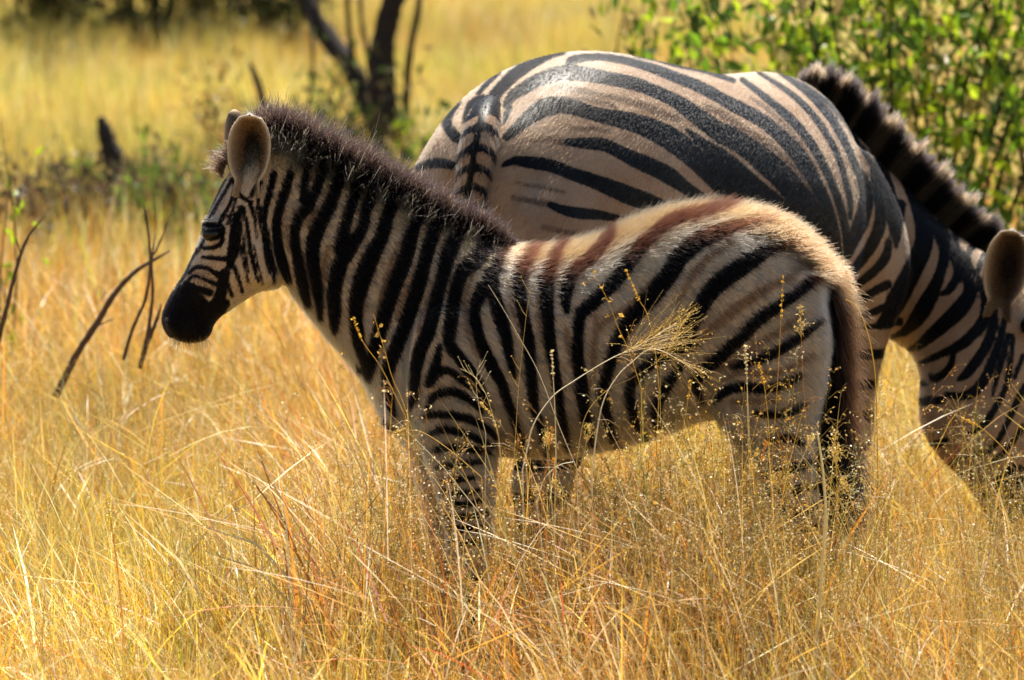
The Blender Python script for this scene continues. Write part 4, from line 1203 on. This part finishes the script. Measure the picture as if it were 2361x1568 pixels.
GR = [(.24, .38, .02), (.37, .48, .02), (.12, .22, .02), (.20, .37, .025), (.44, .55, .03), (.62, .47, .17), (.6, .5, .2), (.06, .11, .015), (.05, .09, .02)]
shrub('leafy_shrub', 'big bright green leafy shrub behind the grazing zebra’s neck', 2150, 18.0, 1.7, .62, 24, 2500, GR, 5, (.045, .095), .007)
shrub('leafy_shrub', 'green leafy shrub with thinner shoots above the grazing zebra’s withers', 1800, 18.8, 1.60, .42, 14, 950, GR, 6, (.045, .09), .006)
shrub('leafy_shrub', 'low green sprig above the grazing zebra’s back', 1570, 19.5, 1.36, .26, 9, 420, GR, 8, (.045, .09), .005)
shrub('leafy_shrub', 'green leafy shrub at the frame edge beyond the grazing zebra’s ears', 2480, 18.6, 1.7, .55, 18, 1400, GR, 9, (.045, .09), .007)
DKG = [(.07, .085, .02), (.11, .12, .03), (.04, .045, .014), (.20, .18, .05), (.26, .20, .07)]
for k, (px, d, h, lab) in enumerate([(150, 36.0, 1.9, 'dark thicket shrub in the far background, standing alone toward the open meadow'), (340, 35.2, 2.1, 'dark thicket shrub in the far background, darkest and densest of the row'), (500, 37, 2.2, 'dark thicket shrub in the far background, in the middle of the row'), (655, 35.6, 2.0, 'dark thicket shrub in the far background, just behind the forked tree')]):
    shrub('thicket_shrub', lab, px, d, h, .85, 14, 2300, DKG, 20 + k, (.06, .13), .010, 'dark shrubs along the back of the meadow', zlo=.0)
LOW = [(.12, .14, .03), (.20, .20, .05), (.09, .07, .04), (.16, .24, .03), (.30, .22, .09)]
shrub('low_bush', 'low brownish scrub bush left of the charred stump', 95, 21.9, .40, .32, 16, 700, [(.10, .06, .035), (.16, .10, .05), (.07, .05, .03)], 31, (.03, .06), .006, mat=DEAD)
shrub('low_bush', 'low olive scrub bush at the foot of the charred stump', 310, 22.6, .36, .42, 16, 1300, LOW, 32, (.03, .06), .005)
shrub('low_bush', 'low dark olive scrub bush beyond the foal’s forehead', 450, 21.8, .35, .37, 14, 1000, LOW, 33, (.03, .06), .005)
shrub('low_bush', 'small yellow-green sapling beside the frame edge and the thin bare twig', -18, 16.6, .95, .08, 4, 60, [(.40, .52, .02), (.30, .42, .02)], 37, (.03, .05), .004)

shrub('low_bush', 'twiggy olive undergrowth at the foot of the forked tree', 800, 24.2, .62, .26, 18, 520, LOW, 35, (.03, .06), .005)
shrub('low_bush', 'small green weed right of the forked tree’s foot', 985, 23.6, .50, .12, 8, 160, GR, 36, (.04, .07), .004)
shrub('low_bush', 'dry brown weed clump between the charred stump and the leaning stick', 520, 24.8, .60, .20, 12, 260, [(.30, .16, .05), (.22, .12, .04), (.20, .2, .05)], 37, (.03, .06), .004)
# charred leaning stump
sd_ = 22.3
sb = at(262, 420, sd_); sb[2] = 0
stump = empty('tree_stump', tuple(sb)); tag(stump, 'charred black leaning stump among low scrub', 'stump')
limb('trunk', [sb + [0, 0, -.05], at(264, 395, sd_), at(252, 345, sd_), at(240, 300, sd_), at(230, 270, sd_)], [.036, .032, .030, .026, .012], CHAR, stump, 11, 6, .12, 41)
limb('snag', [at(262, 380, sd_ + .03), at(272, 350, sd_ + .05), at(268, 330, sd_ + .06)], [.022, .016, .006], CHAR, stump, 8, 4, .1, 42)
st_ = empty('dead_stick', tuple(at(612, 245, 23.5) * [1, 1, 0])); tag(st_, 'thin grey stick leaning in the meadow left of the forked tree', 'stick')
limb('stick', [at(618, 300, 23.5), at(604, 225, 23.5), at(590, 180, 23.5), at(577, 148, 23.5)], [.016, .015, .013, .009], DEAD, st_, 8, 4, .08, 43)

# dead twigs on the foal's side
def twig(label, parts, d, seed):
    p0 = at(*parts[0][0][0], d); p0[2] = 0
    e = empty('dead_branch', tuple(p0)); tag(e, label, 'branch', None)
    for k, (pp, w) in enumerate(parts):
        limb('limb' if k == 0 else 'twig', [at(x, y, d + .02 * k) for x, y in pp], w, DEAD, e, 8, 5, .09, seed + k)
    return e
twig('arching bare dead branch in the grass in front of the foal’s muzzle', [([(128, 915), (145, 880), (182, 808), (228, 738), (268, 672), (318, 622), (392, 578)], [.0085, .0085, .0078, .0075, .0068, .0052, .002]),
      ([(200, 775), (225, 752), (262, 735)], [.003, .002, .001])], 14.6, 51)
twig('thin bare upright twig crossing the arching dead branch', [([(285, 830), (300, 775), (318, 730), (335, 690), (346, 620), (344, 560), (336, 500), (330, 470)], [.0045, .0042, .004, .004, .0036, .003, .0024, .001]), ([(346, 600), (368, 560), (392, 495)], [.0026, .002, .001])], 14.5, 54)
twig('pair of thin bare twigs just in front of the foal’s nose', [([(322, 850), (338, 790), (345, 740), (352, 680), (350, 600), (358, 540)], [.006, .0062, .0045, .0036, .0028, .001]), ([(340, 790), (362, 735), (372, 700)], [.006, .004, .0015])], 14.4, 58)
twig('long thin bare twig bending over beside the small sapling', [([(-25, 880), (0, 770), (18, 700), (32, 640), (52, 575), (72, 535), (104, 498)], [.0062, .0058, .0052, .0045, .004, .0032, .001]), ([(48, 590), (40, 560), (36, 545)], [.002, .0016, .0008])], 14.3, 62)
# ---------------------------------------------------------------- single grass stalks standing in front of the animals
def stalk(label, pts, d, w, col, head=None, seed=1, group=None, name='grass_stalk', hl=.05, hn=26, tipd=None):
    r_ = np.random.default_rng(seed)
    P = catmull(np.array([at(x, y, d if tipd is None else d + (tipd - d) * i / (len(pts) - 1)) for i, (x, y) in enumerate(pts)]), 8)
    root = P[0].copy()
    if root[2] > 0.02:                                          # carry the stem on down to the soil
        foot = root + np.array([r_.normal() * .03, r_.normal() * .03, -root[2] - .01])
        ext = catmull(np.array([foot, foot * .45 + root * .55 + (root - P[2]) * [.6, .6, 0], root]), 6)[:-1]
        P = np.vstack([ext, P])
    G = Geo()
    W = np.linspace(w, w * .45, len(P))
    c = np.array(PAL[col]) if isinstance(col, str) else np.array(col)
    strip(G, P, W, c)
    if head == 'panicle':
        m = len(P); panicle(G, r_, P[int(m * .55):], hn, hl, np.clip(np.array(PAL['straw']) * 1.1, 0, .9), np.clip(np.array(PAL['straw']) * 1.2, 0, .9), 3, 1.2, .0011, .5)
    elif head == 'beads':
        for k in range(9):
            i = int(len(P) * r_.uniform(.55, .99)); p = P[i]
            o = r_.normal(size=3) * .008
            strip(G, np.array([p, p + o]), [.0008, .0006], c)
            for _ in range(2): seed_at(G, p + o + r_.normal(size=3) * .0015, .0036 * r_.uniform(.7, 1.2), np.array([.72, .46, .10]) * r_.uniform(.7, 1.2))
    elif head == 'spike':
        for k in range(34):
            u = r_.uniform(.80, 1.0); i = min(len(P) - 1, int(len(P) * u)); p = P[i] + r_.normal(size=3) * .0012
            seed_at(G, p, .0022 * r_.uniform(.6, 1.2), c * 1.05)
    elif head == 'leaf':
        for k in range(2):
            i = int(len(P) * r_.uniform(.5, .8)); blade(G, r_, P[i], r_.uniform(0, 6.28), .3, r_.uniform(.06, .12), .004, r_.uniform(.3, 1.5), c, c * 1.1, 5, r_.uniform(-1, 1))
    elif head == 'twiggy':
        for k in range(5):
            i = int(len(P) * (.55 + .09 * k)); p = P[min(i, len(P) - 1)]; d_ = np.array([r_.choice([-1, 1]) * .6, r_.normal() * .3, .8])
            strip(G, np.array([p, p + d_ * .012, p + d_ * .026 + np.array([0, 0, .006])]), [.001, .0008, .0005], c)
            seed_at(G, p + d_ * .027 + np.array([0, 0, .006]), .0016, c)
    me = G.mesh(name, STALK)
    o = bpy.data.objects.new(name, me)
    b = Vector(P[0]); me.transform(Matrix.Translation(-b)); o.location = b
    link(o); tag(o, label, 'grass stalk', group)
    return o
D = 11.55
stalk('long pale grass stem arching over the foal’s belly into a wide feathery seed head', [(1205, 1085), (1215, 1040), (1231, 978), (1273, 916), (1323, 879), (1405, 829), (1475, 796), (1560, 745)], D, .0034, 'cream', 'panicle', 1, hl=.15, hn=42)
stalk('second pale arching stem, its feathery seed head over the foal’s flank', [(1365, 1090), (1376, 1000), (1391, 927), (1420, 873), (1454, 838), (1510, 805), (1600, 850)], D - .05, .0034, 'cream', 'panicle', 2, hl=.14, hn=34)
stalk('short pale hooked stem under the foal’s belly', [(1238, 1165), (1246, 1130), (1260, 1098), (1289, 1073), (1322, 1065)], D - .1, .0036, 'cream', None, 3)
stalk('feathery seed head on a thin stem before the foal’s stifle', [(1330, 1060), (1350, 960), (1400, 900), (1460, 870), (1530, 820), (1575, 742)], D - .03, .0016, 'straw', 'panicle', 4, hl=.12, hn=30)
stalk('stalk with round yellow seed pods before the foal’s chest', [(965, 1040), (930, 930), (905, 872), (890, 820), (876, 772), (860, 722)], D, .0020, 'gold', 'beads', 5)
stalk('orange-tipped stalk rising before the foal’s shoulder', [(935, 960), (880, 850), (838, 790), (815, 735)], D, .0020, 'gold', 'spike', 6)
stalk('straight pale straw crossing the foal’s ribs diagonally', [(1330, 1080), (1290, 985), (1243, 862), (1198, 779), (1160, 712), (1126, 657)], D, .0017, 'cream', None, 7)
stalk('fine upright stem with tiny tip before the foal’s ribs', [(1185, 1060), (1190, 986), (1195, 903), (1203, 821), (1215, 717), (1229, 635)], D, .0014, 'straw', 'twiggy', 8)
stalk('stalk with yellow pods leaning before the foal’s loin', [(1480, 900), (1450, 810), (1425, 755), (1400, 690), (1371, 638)], D, .0017, 'gold', 'beads', 9)
stalk('yellow bladed stalk before the foal’s hip, fork-tipped', [(1520, 900), (1508, 790), (1490, 720), (1474, 692), (1444, 623)], D, .0022, 'gold', 'spike', 10)
stalk('tall thin spike rising before the foal’s thigh to its hip', [(1780, 1060), (1788, 951), (1793, 878), (1801, 731), (1806, 638)], D, .0019, 'gold', 'spike', 11)
stalk('fine reddish plume before the foal’s buttock', [(1860, 1000), (1852, 880), (1848, 790), (1845, 706)], D, .0014, 'orange', 'panicle', 12, hl=.03, hn=26)
stalk('pale furry spike before the foal’s thigh', [(1728, 1100), (1724, 950), (1722, 870), (1718, 799)], D, .0030, 'pale', 'spike', 13)
stalk('short yellow spike beside the pale furry one', [(1775, 1080), (1772, 980), (1762, 890), (1750, 838)], D, .0022, 'gold', 'spike', 14)
stalk('yellow spike before the foal’s groin', [(1560, 1060), (1575, 990), (1585, 930), (1592, 880)], D, .0026, 'gold', 'spike', 15)
stalk('orange stem arching over the foal’s tail tuft', [(2025, 1150), (2020, 900), (2009, 804), (1992, 742), (1972, 705), (1950, 690)], D + .1, .0034, 'gold', None, 16)
stalk('branched dry twig before the foal’s elbow', [(1150, 1010), (1128, 930), (1110, 890), (1090, 866), (1062, 850)], D, .0016, 'pale', 'twiggy', 17)
stalk('branched dry twig before the foal’s shoulder arch', [(1120, 1000), (1105, 940), (1098, 880), (1108, 830)], D, .0016, 'pale', 'twiggy', 18)
stalk('pale broad-tipped stalk before the foal’s ribs', [(1282, 1050), (1280, 960), (1276, 880), (1272, 810)], D, .0030, 'pale', 'spike', 19)
stalk('drooping pale ear of grass before the foal’s foreleg', [(1160, 1120), (1150, 1010), (1135, 960), (1110, 930)], D, .0028, 'straw', 'spike', 20)
stalk('slanted straw before the foal’s forearm with a nodding seed head', [(1110, 1100), (1040, 1040), (980, 1000), (940, 992), (905, 1000)], D, .0022, 'straw', 'panicle', 21, hl=.02, hn=30)
stalk('brown forked stem alone in the open grass before the foal', [(715, 1260), (691, 1219), (650, 1150), (618, 1100), (602, 1050)], 11.0, .0032, (.35, .22, .09), 'twiggy', 22)
stalk('pale bent straw beside the brown forked stem', [(660, 1200), (640, 1130), (612, 1075), (590, 1045)], 11.0, .0030, 'cream', None, 23)
stalk('white-tufted thin stalk in the gap before the adult’s cheek', [(2085, 1180), (2065, 1040), (2045, 950), (2030, 870)], 12.3, .0018, 'pale', 'spike', 24)
stalk('straight straw before the adult’s jaw with a small nodding tip', [(2260, 1120), (2230, 1030), (2215, 960), (2205, 905)], 12.4, .0018, 'straw', 'twiggy', 25)
stalk('slanting seed ear before the adult’s cheek', [(2345, 1075), (2310, 1030), (2260, 985), (2220, 965)], 12.4, .0024, 'gold', 'spike', 26)
stalk('upright reddish stem before the adult’s muzzle', [(2210, 1180), (2200, 1090), (2196, 1010), (2192, 950)], 12.3, .0016, 'orange', 'twiggy', 27)
stalk('thick pale stalk standing before the foal’s tail tuft', [(1905, 1180), (1898, 1090), (1890, 1030), (1884, 995)], 11.0, .0065, 'pale', None, 28)
r = np.random.default_rng(5)
for k in range(46):
    x = r.uniform(1230, 1960); y = r.uniform(985, 1120); d = r.uniform(11.2, 11.62)
    dx = r.normal() * 45
    hc = r.choice(['straw', 'pale', 'gold', 'olive', 'orange']); hk = r.choice(['panicle', 'twiggy', 'beads', 'spike'], p=[.5, .2, .15, .15])
    lab = '%s straw %s in the stand before the foal’s hind legs' % ({'straw': 'straw-coloured', 'pale': 'pale', 'gold': 'golden', 'olive': 'greenish', 'orange': 'orange'}[hc], {'panicle': 'with a feathery head', 'twiggy': 'with bare side twigs', 'beads': 'hung with round pods', 'spike': 'ending in a narrow spike'}[hk])
    stalk(lab, [(x + dx, y + 260), (x + dx * .6, y + 140), (x + dx * .2, y + 50), (x, y)], d, r.uniform(.0012, .0022), str(hc), str(hk), 200 + k, 'seeding straws before the foal', hl=.035, hn=20)
bpy.context.view_layer.update()
